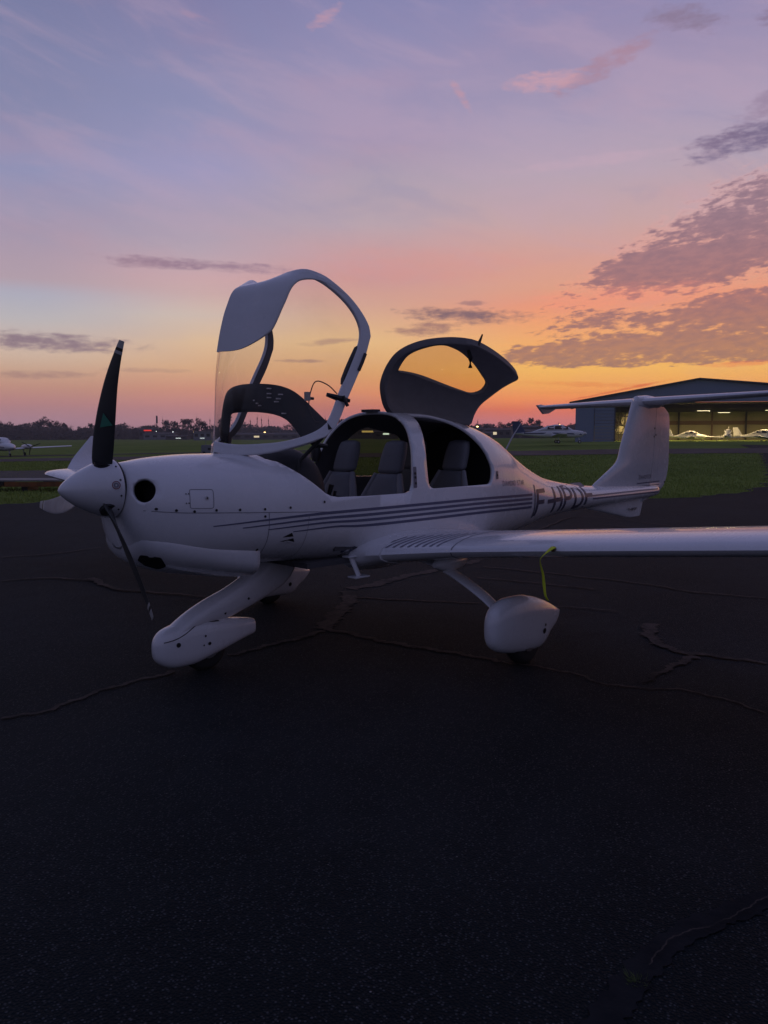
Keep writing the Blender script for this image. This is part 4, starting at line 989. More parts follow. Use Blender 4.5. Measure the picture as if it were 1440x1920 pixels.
# ---- wings
def wing_half(s, slope):
    ys = [.42, .50, .58, .68, .80, .95, 1.12, 1.22, 1.6, 2.2, 3.0, 4.0, 5.0, 5.6, 5.86, 5.97]
    def par(y):
        le = pch([.42, .6, .8, 1.0, 1.2, 2.0, 4.0, 5.7, 5.97], [1.93, 1.98, 2.06, 2.14, 2.19, 2.24, 2.26, 2.30, 2.42], y)
        te = pch([.42, 1.2, 3.2, 5.7, 5.97], [3.52, 3.50, 3.42, 3.25, 3.2], y)
        zz = .775+slope*(y-.6); tk = pch([.42, .7, 1.2, 3.0, 5.6, 5.97], [.150, .143, .128, .124, .115, .06], y)
        return le, te-le, zz, tk
    def loop(y, c0=0.0, c1=1.0, n=14):
        le, c, zz, tk = par(y); P = foil(c, tk, .018, n); return [(le+a, s*y, zz+b-.02) for a, b in P]
    W_ = MB().loops([loop(y) for y in [.42+.03*i for i in range(27)]+[1.23+.1*i for i in range(47)]+[5.86, 5.92, 5.955, 5.97]]).build('wing', white, AC, angle=50)
    # joint between the stub and the outer panel
    l = loop(1.205); mid = sum((Vector(p) for p in l), Vector())/len(l)
    v = []
    for y in (1.200, 1.211):
        for p in loop(y):
            p = Vector(p); v.append(p+(Vector((p.x, p.y, p.z))-Vector((p.x, p.y, mid.z))).normalized()*.0015)
    n = len(l); mesh('panel_joint', v, [(i, (i+1) % n, (i+1) % n+n, i+n) for i in range(n)], panelgap, W_)
    # anti-slip strips on the stub, curving round the nose of the wing
    if s < 0:
        for j in range(9):
            y0 = .66+.052*j; v = []
            for i in range(22):
                t = i/21; y = y0-.02*t+.10*math.sin(t*1.4)*.9; w2 = .0085*(1-.3*t)
                for q in (-w2, w2):
                    le, c, zz, tk = par(y+q); a = .035+(.20+.018*j)*t; a = a/c; th = 5*tk*(.2969*math.sqrt(a)-.126*a-.3516*a*a+.2843*a**3-.1030*a**4); v.append((le+a*c, s*(y+q), zz+(4*.018*a*(1-a)+th)*c-.02+.002))
            mesh('grip_strip', v, [(2*i, 2*i+1, 2*i+3, 2*i+2) for i in range(21)], tan, W_)
    # aileron and flap gaps
    for ya, yb in ((1.3, 3.1), (3.16, 5.4)):
        v = []
        for i in range(12):
            y = ya+(yb-ya)*i/11; le, c, zz, tk = par(y)
            for a in (.745, .752): th = 5*tk*(.2969*math.sqrt(a)-.126*a-.3516*a*a+.2843*a**3-.1030*a**4); v.append((le+a*c, s*y, zz+(4*.018*a*(1-a)+th)*c-.02+.0015))
        mesh('flap_gap', v, [(2*i, 2*i+1, 2*i+3, 2*i+2) for i in range(11)], panelgap, W_)
    # winglet
    zt = par(5.9)[2]; L = []
    for i in range(9):
        t = i/8; y = 5.87+.10*math.sin(min(1, t*2.2)*PI/2)+.05*t; z = zt+.02+.44*t; le = 2.66+.42*t; c = .55-.27*t; L.append([(le+a, s*(y+b), z) for a, b in foil(c, .09, 0, 8)])
    MB().loops(L).build('winglet', white, W_, angle=50)
    return W_, par
WP, par = wing_half(-1, .103); WS, _ = wing_half(1, .072)
# fillet fairing between hull and wing root: sweeps up onto the hull
for s in (-1, 1):
    L = []
    for i in range(13):
        t = i/12; y = .40+.30*t; lift = (1-t)**2.2; le = 1.90+.10*t; c = 1.62-.14*t; tk = .145+.05*lift
        L.append([(le+a, s*y, .775+(.103 if s < 0 else .072)*(y-.6)-.02+b+(.03*lift if b > 0 else 0)) for a, b in foil(c, tk, .018, 14)])
    MB().loops(L).build('root_fairing', white, WP if s < 0 else WS, angle=50)
# landing light lens on the leading edge is out of frame; pitot vent and its streamer
vy = -2.0; zz = .775+.103*(2.0-.6)
o = MB().tube([(2.225, vy, zz-.005), (2.245, vy, zz-.005)], .017, 14).build('vent_plug', mat('orange_brown_plug', (.12,.07,.05), .5), WP)

# ---- tail
def vfin(name, Z, m, parent=None, t=.10):
    return MB().loops([[(le+a, b, z) for a, b in foil(te-le, t if isinstance(t, float) else t[i], 0, 12)] for i, (z, le, te) in enumerate(Z)]).build(name, m, parent or AC, angle=50)
ZF = [.98, 1.055, 1.12, 1.20, 1.27, 1.32, 1.5, 1.8, 2.02]; LF = [6.0, 6.10, 6.24, 6.42, 6.57, 6.64, 6.72, 6.865, 6.97]
ZR = [.80, .84, .88, .93, 1.0, 1.1, 1.3, 1.6, 1.80, 1.87, 1.93, 1.97]; TR = [7.30, 7.46, 7.62, 7.76, 7.86, 7.92, 7.96, 7.96, 7.95, 7.93, 7.84, 7.74]
def rud(z): return 7.43+(z-1.0)*.10
def fth(z): return pch([.8, 1.0, 1.3, 2.0], [.024, .030, .050, .046], z)
def fhw(x, z):                       # half thickness of the whole vertical tail at (x, z)
    le = pch(ZF, LF, z) if z >= .98 else 7.10+(z-.80)*.9; te = pch(ZR, TR, z) if z > .8 else 7.3; te = max(te, 7.95) if z > 1.87 else te
    t = min(1, max(0, (x-le)/max(.05, te-le))); a = max(t, 1e-5)
    p = (.2969*math.sqrt(a)-.126*a-.3516*a*a+.2843*a**3-.1015*a**4)/.100
    return fth(z)*max(p, 0)+.0012
def slab(z, x0, x1, n=16, pw=1.0):
    X = [x0+(x1-x0)*(i/(n-1))**pw for i in range(n)]
    return [(x, fhw(x, z), z) for x in X]+[(x, -fhw(x, z), z) for x in X[::-1]]
FIN = MB().loops([slab(z, pch(ZF, LF, z)+.0005, rud(z)-.004, 22, 2.0) for z in [.98+1.04*i/30 for i in range(31)]]).build('fin', white, AC, angle=50)
RUD = MB().loops([slab(z, (rud(z)+.004 if z > .93 else 7.24+(z-.80)*1.4), pch(ZR, TR, z), 14) for z in [.80+1.17*i/40 for i in range(41)]]).build('rudder', white, AC, angle=50)
def fin_surf(x, z): return Vector((x, -.058, z))
def fs_y(x, z): return -fhw(x, z)
writing('type_mark', 'DA40TDI', 7.12, 1.085, .045, 1.25, letter_s, FIN, lambda x, z: Vector((x, float(fs_y(x, z))-.004, z)), .15, gap=.95)
for z in (1.035, .995, .955):
    v = []
    for i in range(16):
        x = 7.08+(7.70-7.08)*i/15
        for q in (.006, -.006): v.append((x, float(fs_y(x, z+q+.01*(x-7.4)))-.006, z+q+.01*(x-7.4)))
    mesh('stripe', v, [(2*i, 2*i+1, 2*i+3, 2*i+2) for i in range(15)], stripe, FIN)
for x, z in ((7.48, 1.70), (7.52, 1.62), (7.47, 1.60), (7.86, 1.02)):
    MB().tube([(x, float(fs_y(x, z))-.004, z), (x, float(fs_y(x, z))+.01, z)], .012, 8).build('fitting', black, RUD)
VF = MB().loops([[(le+a, b, z) for a, b in foil(te-le, .05, 0, 8)] for z, le, te in ((.86, 5.7, 7.30), (.80, 5.95, 7.30), (.72, 6.4, 7.27), (.645, 6.82, 7.24), (.63, 6.95, 7.22))]).build('ventral_fin', white, AC, angle=50)
writing('small_mark', 'F-HPDF', 6.88, .715, .028, 1.6, black, VF, lambda x, z: Vector((x, -.036, z)), .2, gap=.85)
# tailplane on top of the fin
def tz(y): return 2.04-(.045 if y < 0 else .012)*y
def tpl(y):
    a = abs(y); le = 7.10+.19*a; te = 7.64+.02*a; tk = .19 if a < 1.5 else .165
    if a > 1.60: le += .05
    return [(le+q, y, tz(y)+b-.02) for q, b in foil(te-le, tk, 0, 10)]
TP = MB().loops([tpl(-1.66+.083*i) for i in range(41)]).build('tailplane', white, AC, angle=50)
for s in (-1, 1):
    L = []
    for i in range(15):
        y = s*(.06+1.59*i/14); a = abs(y); le = 7.60+.02*a; te = 7.95-.07*a
        L.append([(le, y, tz(y)+.003), (te, y, tz(y)-.024), (te, y, tz(y)-.030), (le, y, tz(y)-.048)])
    MB().loops(L).build('elevator', white, AC, smooth=False)
    y = s*1.66; L = [[(7.42, y+q, tz(y)+.01), (7.50, y+q, tz(y)+.02), (7.86, y+q, tz(y)-.01), (7.86, y+q, tz(y)-.04), (7.70, y+q, tz(y)-.10), (7.58, y+q, tz(y)-.11), (7.48, y+q, tz(y)-.04)] for q in (-.014, .018)]
    MB().loops(L).build('tip_horn', white, TP, smooth=False)
MB().loft([(7.02, tz(0)+.0, tz(0)-.06, .01), (7.06, tz(0)+.045, tz(0)-.1, .05), (7.3, tz(0)+.062, tz(0)-.12, .075), (7.6, tz(0)+.045, tz(0)-.09, .06), (7.78, tz(0)+.01, tz(0)-.05, .012)], n=18).build('tail_bullet', white, TP)
# whip antenna, step, drain
MB().tube([(4.40, 0, 1.41), (4.56, 0, 1.60), (4.70, 0, 1.735)], [.009, .007, .004], 8).build('whip_antenna', mat('pale_antenna', (.4,.4,.42), .5), AC)
ST_ = MB().etube([(1.915, -.495, .745), (1.955, -.535, .605)], [.024, .020], [.012, .010], 12).build('boarding_step', white, AC)
box_obj('tread', (1.885, 2.03, -.58, -.49, .592, .604), white, ST_, .003); box_obj('mount', (1.86, 1.96, -.53, -.46, .74, .752), white, ST_, .003)

# ---- landing gear
NG = MB().etube(smoothline([(1.62, 0, .70), (1.58, 0, .64), (1.40, 0, .53), (1.20, 0, .45), (1.02, 0, .40), (.86, 0, .345), (.70, 0, .27)], 26), [pch([0, .15, .4, .6, .8, 1], [.19, .15, .112, .098, .078, .042], i/25) for i in range(26)], [pch([0, .3, 1], [.05, .062, .085], i/25) for i in range(26)], 20).build('nose_gear_leg', white, AC, angle=60)
F1 = [(.545, .225, .19, .012), (.553, .26, .15, .045), (.575, .295, .115, .075), (.62, .33, .082, .095), (.70, .352, .062, .108), (.80, .365, .062, .114), (.92, .362, .085, .115), (1.05, .345, .118, .106), (1.17, .330, .150, .090), (1.28, .312, .178, .070), (1.335, .300, .190, .058), (1.340, .298, .192, .055)]
def loftp(F, y0, n=24, m_=30, e=2.5):
    X = [q[0] for q in F]; return MB().loft([(X[0]+(X[-1]-X[0])*(1-math.cos(PI*i/m_))/2,)+tuple(pch(X, [q[j] for q in F], X[0]+(X[-1]-X[0])*(1-math.cos(PI*i/m_))/2) for j in (1, 2, 3)) for i in range(m_+1)], y0=y0, n=n, e=e)
F1 = [(a+.05, b, c, d*.86) for a, b, c, d in F1]
NF = loftp(F1, 0, e=3.0).build('wheel_fairing', white, AC, angle=60)
def wheel(x, y, r, w2, parent):
    P = []
    pr = [(-w2, r*.55), (-w2, r*.78), (-w2*.8, r*.93), (-w2*.4, r*.99), (0, r), (w2*.4, r*.99), (w2*.8, r*.93), (w2, r*.78), (w2, r*.55)]
    o = MB().loops([[(x+q*math.cos(2*PI*k/36), y+dy_, r+q*math.sin(2*PI*k/36)) for k in range(36)] for dy_, q in pr], caps=True).build('wheel', rubber, parent, angle=50); return o
wheel(.98, 0, .163, .055, NG); MB().tube([(.98, -.075, .163), (.98, .075, .163)], .07, 16).build('hub', metal, NG)
def fdot(F, x, z, r, y0, side, m, par_, n=14):
    X = [q[0] for q in F]
    def sy(x, z):
        zt, zb, hw = (pch(X, [q[j] for q in F], x) for j in (1, 2, 3)); k = min(1, abs((z-(zt+zb)/2)/((zt-zb)/2))); return y0+side*(hw*(1-k**2.5)**(1/2.5)+.003)
    v = [(x+r*math.cos(2*PI*k/n), sy(x+r*math.cos(2*PI*k/n), z+r*math.sin(2*PI*k/n)), z+r*math.sin(2*PI*k/n)) for k in range(n)]+[(x, sy(x, z), z)]
    return mesh('fitting', v, [(k, (k+1) % n, n) for k in range(n)], m, par_)
for x, z, r in ((.73, .235, .016), (.965, .205, .012), (.92, .20, .006), (.935, .262, .008)): fdot(F1, x, z, r, 0, -1, black, NF)
# dark parting line where leg and fairing meet
v = []; X = [q[0] for q in F1]
PL = smoothline([(.635, 0, .262), (.715, 0, .275), (.785, 0, .30), (.865, 0, .338), (.935, 0, .352), (1.07, 0, .34)], 24)
for p in PL:
    for q in (.003, -.003):
        z = p.z+q; zt, zb, hw = (pch(X, [k_[j] for k_ in F1], p.x) for j in (1, 2, 3)); k = min(1, abs((z-(zt+zb)/2)/((zt-zb)/2))); v.append((p.x, -(hw*(1-k**3.0)**(1/3.0)+.003), z))
mesh('parting_line', v, [(2*i, 2*i+1, 2*i+3, 2*i+2) for i in range(23)], black, NF)
for x, z in ((1.32, .46), (1.12, .385), (.95, .37)): MB().tube([(x, -.066, z), (x, -.055, z)], .009, 8).build('fastener', black, NG)
F2 = [(2.110, .345, .30, .012), (2.118, .40, .245, .05), (2.14, .45, .205, .08), (2.20, .495, .165, .105), (2.32, .521, .135, .124), (2.45, .520, .115, .130), (2.58, .498, .105, .128), (2.68, .470, .115, .118), (2.74, .448, .150, .105), (2.80, .422, .205, .09), (2.86, .393, .240, .075), (2.92, .364, .285, .048), (2.965, .344, .322, .016)]
F2 = [(a+.15, b-.02, max(c-.025, .082), d*.74) for a, b, c, d in F2]
for s in (-1, 1):
    nm = MB(); P = [(2.52, s*.50, .70), (2.50, s*.78, .665), (2.48, s*1.02, .60), (2.47, s*1.25, .50), (2.475, s*1.39, .41), (2.48, s*1.46, .34)]
    L = []
    for i, p in enumerate(smoothline(P, 18)):
        t = i/17; hx2 = .075-.020*t; L.append([(p.x+hx2*math.cos(2*PI*k/18), p.y+.0*s, p.z+.022*math.sin(2*PI*k/18)) for k in range(18)])
    G = MB().loops(L).build('main_gear_leg', white, AC, angle=60)
    MB().loft([(2.34, .70, .66, .02), (2.40, .74, .63, .07), (2.5, .76, .62, .085), (2.62, .74, .63, .06), (2.70, .70, .66, .02)], y0=s*.93, n=18).build('leg_root_fairing', white, AC)
    FS = F2 if s < 0 else [(a+.06, b-.055, max(.06, c-.05), d) for a, b, c, d in F2]
    FR = loftp(FS, s*1.485, e=2.6).build('wheel_fairing', white, AC, angle=60)
    wheel(2.66, s*1.485, .168, .055, G); MB().tube([(2.66, s*1.485-.065, .168), (2.66, s*1.485+.065, .168)], .07, 16).build('hub', metal, G)
    for x, z, r in ((2.80, .225, .021), (2.812, .268, .010)): fdot(FS, x+(.06 if s > 0 else 0), z-(.05 if s > 0 else 0), r, s*1.485, s, black, FR)
    if s > 0: fdot(FS, 2.86, .17, .02, s*1.485, -1, black, FR)

# ---- cabin
box_obj('cabin_floor', (1.5, 3.66, -.50, .50, .70, .74), inner, FUS)
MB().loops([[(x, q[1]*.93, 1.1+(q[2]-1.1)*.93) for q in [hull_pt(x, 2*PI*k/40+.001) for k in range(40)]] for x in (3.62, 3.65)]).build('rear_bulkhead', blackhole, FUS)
for s in (-1, 1):
    box_obj('side_panel', (1.75, 3.3, s*.50-.01, s*.50+.01, .80, 1.13), inner, FUS)
# instrument pod
D = []
for x, zt, hw in ((1.34, 1.40, .40), (1.38, 1.46, .45), (1.46, 1.525, .475), (1.56, 1.548, .49), (1.62, 1.535, .492), (1.67, 1.50, .49), (1.695, 1.46, .475)):
    D.append((x, zt, .80, hw, 3.0))
MB().loft(D, n=40).build('instrument_panel', dashm, AC, angle=60)
PN = AC.children[-1] if False else None
for y in (-.27, .27):
    MB().tube([(1.70, y, 1.12), (1.86, y, 1.13)], .012, 8).tube([(1.86, y-.10, 1.13), (1.87, y-.11, 1.22)], .013, 8).build('control_stick', black, AC)
MB().tube([(1.80, -.30, 1.05), (1.83, -.36, 1.20), (1.845, -.37, 1.265)], [.016, .016, .021], 10).build('throttle_lever', black, AC)
# seats
def seat(x, y, back=0.0):
    t = bpy.data.objects.new('seat', None); link(t, AC); t.location = (x, y, .74)
    out = [(-.235, 0), (-.24, .24), (-.225, .40), (-.16, .52), (-.125, .66), (-.118, .80)]
    def pan(rows, th, name, m, x0=0.0, tilt=.33, puff=.02):
        L = []
        for z, w_, th_ in rows:
            l = []
            for k in range(28):
                a = 2*PI*k/28; c, s_ = math.cos(a), math.sin(a); l.append((x0+tilt*z+th_*math.copysign(abs(c)**.7, c), w_*math.copysign(abs(s_)**.5, s_), z))
            L.append(l)
        return MB().loops(L).build(name, m, t, angle=60)
    def rows(P, n=18):
        Z = [p[0] for p in P]; return [(Z[0]+(Z[-1]-Z[0])*i/n, pch(Z, [p[1] for p in P], Z[0]+(Z[-1]-Z[0])*i/n), pch(Z, [p[2] for p in P], Z[0]+(Z[-1]-Z[0])*i/n)) for i in range(n+1)]
    pan(rows([(.0, .16, .05), (.04, .21, .065), (.25, .215, .062), (.42, .19, .058), (.53, .135, .055), (.575, .12, .045)]), .06, 'backrest', seatm)
    pan(rows([(.578, .10, .03), (.60, .122, .045), (.72, .118, .05), (.80, .105, .045), (.832, .09, .03), (.838, .05, .012)]), .05, 'headrest', seatm)
    for s in (-1, 1):
        MB().tube([(-.02+.33*z, s*wy_, z) for z, wy_ in ((.02, .215), (.2, .228), (.38, .205), (.5, .155), (.575, .13))], [.03, .036, .034, .028, .02], 10).build('bolster', seatl, t, angle=80)
    for z in (.14, .26, .38): MB().tube([(-.058+.33*z, -.17, z), (-.062+.33*z, 0, z), (-.058+.33*z, .17, z)], .004, 6).build('seam', black, t)
    MB().tube([(-.045+.33*.70, 0, .70), (-.04+.33*.70, 0, .70)], .018, 14).build('button', black, t)
    MB().loft([(-.50, .10, 0, .16), (-.47, .13, -.01, .20), (-.2, .12, -.02, .215), (.02, .09, -.03, .20), (.05, .06, 0, .16)], n=24, e=4).build('seat_cushion', seatm, t)
    return t
seat(2.36, -.27); seat(2.36, .27); seat(3.17, -.25); seat(3.17, .25)
for y, x in ((.47, 2.44),):
    MB().tube([(x, y, 1.5), (x-.06, y*.98, 1.2), (x-.1, y*.9, .85)], .012, 6).build('belt', black, AC)
MB().tube([(2.44, .50, 1.54), (2.43, .49, 1.48), (2.42, .48, 1.40)], [.03, .05, .03], 10).build('headset_pad', black, AC)
# smoked rear window on the right side, closed
v = []; n = len(WIN)
for off in (.004, .009): v += [(x, -hull_y(x, z)-off, z) for x, z in WIN]
bw = MB(); ng = 14
xs_ = [p[0] for p in WIN]; 
def zrange(x):
    zz = []
    for i in range(n):
        a, b = WIN[i], WIN[(i+1) % n]
        if (a[0]-x)*(b[0]-x) <= 0 and a[0] != b[0]: zz.append(a[1]+(b[1]-a[1])*(x-a[0])/(b[0]-a[0]))
    return min(zz), max(zz)
L = []
for i in range(25):
    x = min(xs_)+.001+(max(xs_)-min(xs_)-.002)*i/24; a, b = zrange(x); L.append([(x, -hull_y(x, a+(b-a)*j/12)-.010, a+(b-a)*j/12) for j in range(13)])
bw.loops(L, closed=False, caps=False).build('rear_side_window', smoked, AC)

# ------------------------------------------------------------------ raised canopy
# opened canopy: four boundary curves of its port half (x, y, z)
CB = [(1.10,0,1.505),(1.154,-.10,1.487),(1.206,-.20,1.484),(1.298,-.33,1.499),(1.379,-.43,1.524),(1.507,-.53,1.57),(1.62,-.57,1.61)]
CS = [(1.62,-.57,1.61),(1.665,-.575,1.645),(1.73,-.58,1.716),(1.817,-.583,1.880),(1.899,-.585,2.023),(1.980,-.583,2.165),(2.041,-.58,2.315)]
CR_ = [(1.498,0,2.677),(1.57,-.11,2.72),(1.608,-.22,2.757),(1.656,-.33,2.767),(1.746,-.39,2.738),(1.81,-.44,2.689),(1.91,-.49,2.60),(1.985,-.53,2.504),(2.035,-.565,2.398),(2.041,-.58,2.315)]
CC = [(1.10,0,1.505),(1.105,0,1.60),(1.108,0,1.70),(1.112,0,1.885),(1.122,0,2.04),(1.145,0,2.19),(1.18,0,2.35),(1.23,0,2.50),(1.31,0,2.63),(1.498,0,2.677)]
def cat(P,n):
    P=[list(p) for p in P]; Q=[[2*a-b for a,b in zip(P[0],P[1])]]+P+[[2*a-b for a,b in zip(P[-1],P[-2])]]; o=[]
    for i in range(1,len(Q)-2):
        for k in range(16):
            t=k/16; a,b,c,d=Q[i-1:i+3]
            o.append([.5*((2*b[j])+(c[j]-a[j])*t+(2*a[j]-5*b[j]+4*c[j]-d[j])*t*t+(3*b[j]-a[j]-3*c[j]+d[j])*t**3) for j in range(3)])
    o.append(P[-1])
    d=[0]
    for a,b in zip(o[:-1],o[1:]): d.append(d[-1]+sum((x-y)**2 for x,y in zip(a,b))**.5)
    r=[]; k=0
    for i in range(n+1):
        t=d[-1]*i/n
        while k<len(o)-2 and d[k+1]<t: k+=1
        f=(t-d[k])/max(1e-9,d[k+1]-d[k]); r.append([x+(y-x)*f for x,y in zip(o[k],o[k+1])])
    return r
_N=400
_B,_S,_R,_C0=cat(CB,_N),cat(CS,_N),cat(CR_,_N),cat(CC,_N)
def _at(T,t):
    t=min(1,max(0,t))*_N; k=min(_N-1,int(t)); f=t-k; return [a+(b-a)*f for a,b in zip(T[k],T[k+1])]
def CAN(u,v):
    s=-1 if u<0 else 1; uu=abs(u)          # u>0 port (-y)
    b,r,c,e=_at(_B,uu),_at(_R,uu),_at(_C0,v),_at(_S,v)
    p=[(1-v)*b[j]+v*r[j]+(1-uu)*c[j]+uu*e[j]-((1-uu)*(1-v)*_B[0][j]+uu*(1-v)*_B[-1][j]+(1-uu)*v*_R[0][j]+uu*v*_R[-1][j]) for j in range(3)]
    return (p[0],p[1]*s,p[2])

def sheet(name, rows, m, parent, thick=None, offset=1, angle=50):
    nr, nc = len(rows), len(rows[0]); v = [p for r in rows for p in r]
    f = [(i*nc+j, i*nc+j+1, (i+1)*nc+j+1, (i+1)*nc+j) for i in range(nr-1) for j in range(nc-1)]
    o = mesh(name, v, f, m, parent, angle=angle)
    if thick:
        md = o.modifiers.new('s', 'SOLIDIFY'); md.thickness = thick; md.offset = offset
    return o
# frame: a hoop at the rear rim, a sill down each side and a curved foot, one closed band
def cnrm(u, v):
    e = .01; a = Vector(CAN(min(1, u+e), v))-Vector(CAN(max(-1, u-e), v)); b = Vector(CAN(u, min(1, v+e)))-Vector(CAN(u, max(0, v-e)))
    n = a.cross(b)
    return n.normalized() if n.length > 1e-9 else Vector((-1, 0, 0))
def band(path, inward, n0=3):            # path of (u,v), inward(u,v,k)->(u,v)
    rows = []
    for (u, v) in path:
        rows.append([CAN(*inward(u, v, k/n0)) for k in range(n0+1)])
    return rows
allv, allf = [], []
def addrows(rows):
    k = len(allv); nc = len(rows[0]); allv.extend(p for r in rows for p in r)
    allf.extend((k+i*nc+j, k+i*nc+j+1, k+(i+1)*nc+j+1, k+(i+1)*nc+j) for i in range(len(rows)-1) for j in range(nc-1))
# perimeter as one loop in (u,v), with the inner edge rounded in its corners
per = []
for i in range(49): per.append((-1+2*i/48*1.0, 0.0))
for i in range(1, 41): per.append((1.0, i/40))
for i in range(1, 61): per.append((1-2*i/60, 1.0))
for i in range(1, 40): per.append((-1.0, 1-i/40))
def inner_uv(u, v, k):
    U0, V0, V1 = .905, .055, .955
    # radial map of the unit square boundary onto a rounded rectangle
    cx_, cy_ = 0.0, .5; dx_, dy_ = u-cx_, v-cy_; a_, b_ = U0, (V1-V0)/2; cy2 = (V0+V1)/2
    X, Y = dx_/1.0, dy_/.5
    n = 9.0 if v > .5 else 7.0
    q = (abs(X)**n+abs(Y)**n)**(1/n)
    tx, ty = X/q*a_, cy2+Y/q*b_
    return (u+(tx-u)*k, v+(ty-v)*k)
rows = [[CAN(*inner_uv(u, v, k/4)) for k in range(5)] for u, v in per]
CF = None
vv = [p for r in rows for p in r]; ff = [(i*5+j, i*5+j+1, ((i+1) % len(per))*5+j+1, ((i+1) % len(per))*5+j) for i in range(len(per)) for j in range(4)]
CF = mesh('canopy', vv, ff, white, AC, angle=60)
c0 = Vector((1.7, 0, 2.1)); me = CF.data
if sum((p.center-c0).dot(p.normal) for p in me.polygons) < 0: me.flip_normals()
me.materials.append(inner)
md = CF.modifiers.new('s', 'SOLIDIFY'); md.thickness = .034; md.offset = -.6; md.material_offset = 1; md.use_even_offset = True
md = CF.modifiers.new('b', 'BEVEL'); md.width = .006; md.segments = 2; md.limit_method = 'ANGLE'
# bead along the outer edge
# glass
rows = [[CAN(-.985+1.97*i/72, .012+.976*j/56) for i in range(73)] for j in range(57)]
GLS = sheet('canopy_glass', rows, acrylic, CF)
# painted sun-shade roof, a tongue running forward from the hoop
def um(v): return pch([.505, .510, .525, .55, .58, .61, .74, .88, .93, .96, .985], [.0, .10, .19, .26, .315, .35, .378, .395, .44, .52, .66], v)
VR = [.505+.0004*0]+[.505+.48*(i/46)**1.6 for i in range(1, 47)]
rows = []
for v in VR:
    r = []
    for j in range(41):
        q = -1+2*j/40; u = q*um(v); p = Vector(CAN(u, v)); n = cnrm(u, v)
        if n.dot(p-c0) < 0: n = -n
        r.append(p+n*.004)
    rows.append(r)
RP = sheet('canopy_roof', rows, [white], CF); md = RP.modifiers.new('s', 'SOLIDIFY'); md.thickness = .010; md.offset = 0
# glareshield hood that lifts with the canopy, with its demist slots
OUT = smoothline([(-.585, 0, 1.665), (-.545, 0, 1.72), (-.47, 0, 1.80), (-.385, 0, 1.885), (-.30, 0, 1.94), (-.18, 0, 1.972), (0, 0, 1.985), (.18, 0, 1.985), (.31, 0, 1.968), (.39, 0, 1.93), (.44, 0, 1.85), (.475, 0, 1.74), (.50, 0, 1.60)], 60)
INN = smoothline([(-.40, 0, 1.575), (-.375, 0, 1.62), (-.33, 0, 1.68), (-.27, 0, 1.735), (-.18, 0, 1.768), (-.05, 0, 1.785), (.1, 0, 1.790), (.2, 0, 1.790), (.29, 0, 1.785), (.335, 0, 1.77), (.35, 0, 1.72), (.365, 0, 1.65), (.38, 0, 1.56)], 60)
rows = []
for a, b in zip(OUT, INN):
    r = []
    for k in range(7):
        q = a.lerp(b, k/6); y, z = q.x, q.z; x = 1.45+(.20 if y < 0 else .05)*(abs(y)/.56)**1.6-.10*(1.985-z)*0-.05*math.sin(PI*k/6)*.5; r.append((x, y, z))
    rows.append(r)
GS = sheet('glareshield_hood', rows, dashm, CF, angle=60); md = GS.modifiers.new('s', 'SOLIDIFY'); md.thickness = .014; md.offset = 0
for y, z in ((-.18, 1.945), (-.18, 1.91), (-.18, 1.882), (-.30, 1.90), (-.275, 1.872), (-.255, 1.852), (-.03, 1.868), (-.06, 1.846), (-.085, 1.83), (-.33, 1.77)):
    MB().loft([(1.425+.06*abs(y)-.012, z+.0045, z-.0045, .008), (1.425+.06*abs(y)+.02, z+.0045, z-.0045, .008)], y0=y, n=10).build('demist_slot', mat('pale_slot', (.75,.7,.66), .4), CF)  # each slot is a small pale block through the hood
# brace of the right-hand sill is the frame itself; grab pad, latch and cable loop on the left sill
def canp(u, v, off=0.0):
    p = Vector(CAN(u, v)); n = cnrm(u, v)
    if n.dot(p-c0) < 0: n = -n
    return p+n*off
MB().tube([canp(.905, t, -.02) for t in (.48, .52, .6, .7, .78, .80)], [.010, .022, .024, .022, .018, .006], 10).build('padded_grip', black, CF)
MB().tube([canp(.985, t, .012) for t in (.66, .74, .82)], .012, 8).build('seal_strip', inner, CF)
pl = canp(.94, .37); MB().tube([pl+Vector((-.09, .05, .03)), pl+Vector((0, 0, 0)), pl+Vector((.055, -.03, -.012))], [.014, .024, .012], 8).tube([pl+Vector((.0, -.02, .02)), pl+Vector((.02, -.045, -.05))], .012, 8).build('canopy_latch', black, CF)
pc = canp(.90, .40, -.02); q1 = canp(.90, .19, -.02)
MB().tube(smoothline([pc, pc+Vector((-.06, .03, .06)), pc+Vector((-.13, .07, .085)), pc+Vector((-.17, .08, .02)), pc+Vector((-.19, .08, -.08)), pc+Vector((-.17, .06, -.17)), q1+Vector((-.07, .03, -.01)), q1], 40), .0042, 8).build('cable_loop', mat('brown_cable', (.06,.04,.035), .5), CF)
pb = pc+Vector((-.18, .08, -.02)); MB().box(pb.x-.035, pb.x-.005, pb.y-.012, pb.y+.02, pb.z-.03, pb.z+.03).build('clear_clip', mat('pale_clip', (.45,.42,.38), .4), CF, smooth=False)
MB().tube([pb+Vector((-.01, 0, -.012)), pb+Vector((.03, 0, -.014))], .010, 8).build('clip_pin', black, CF)
q2 = canp(.93, .22, -.01); MB().tube([q2, q2+Vector((.03, 0, .05)), q2+Vector((.05, 0, .09))], [.014, .018, .010], 8).build('hinge_bracket', black, CF)
for s in (-1, 1):       # hinge arms down to the cockpit sides
    MB().tube([canp(s*.96, .02, -.02), (1.50, -s*.44, 1.45), (1.46, -s*.44, 1.30)], .014, 8).build('hinge_arm', black, CF)
MB().tube([(1.55, -.46, 1.60), (1.60, -.48, 1.555), (1.69, -.50, 1.545)], [.012, .022, .014], 8).build('canopy_catch', black, CF)

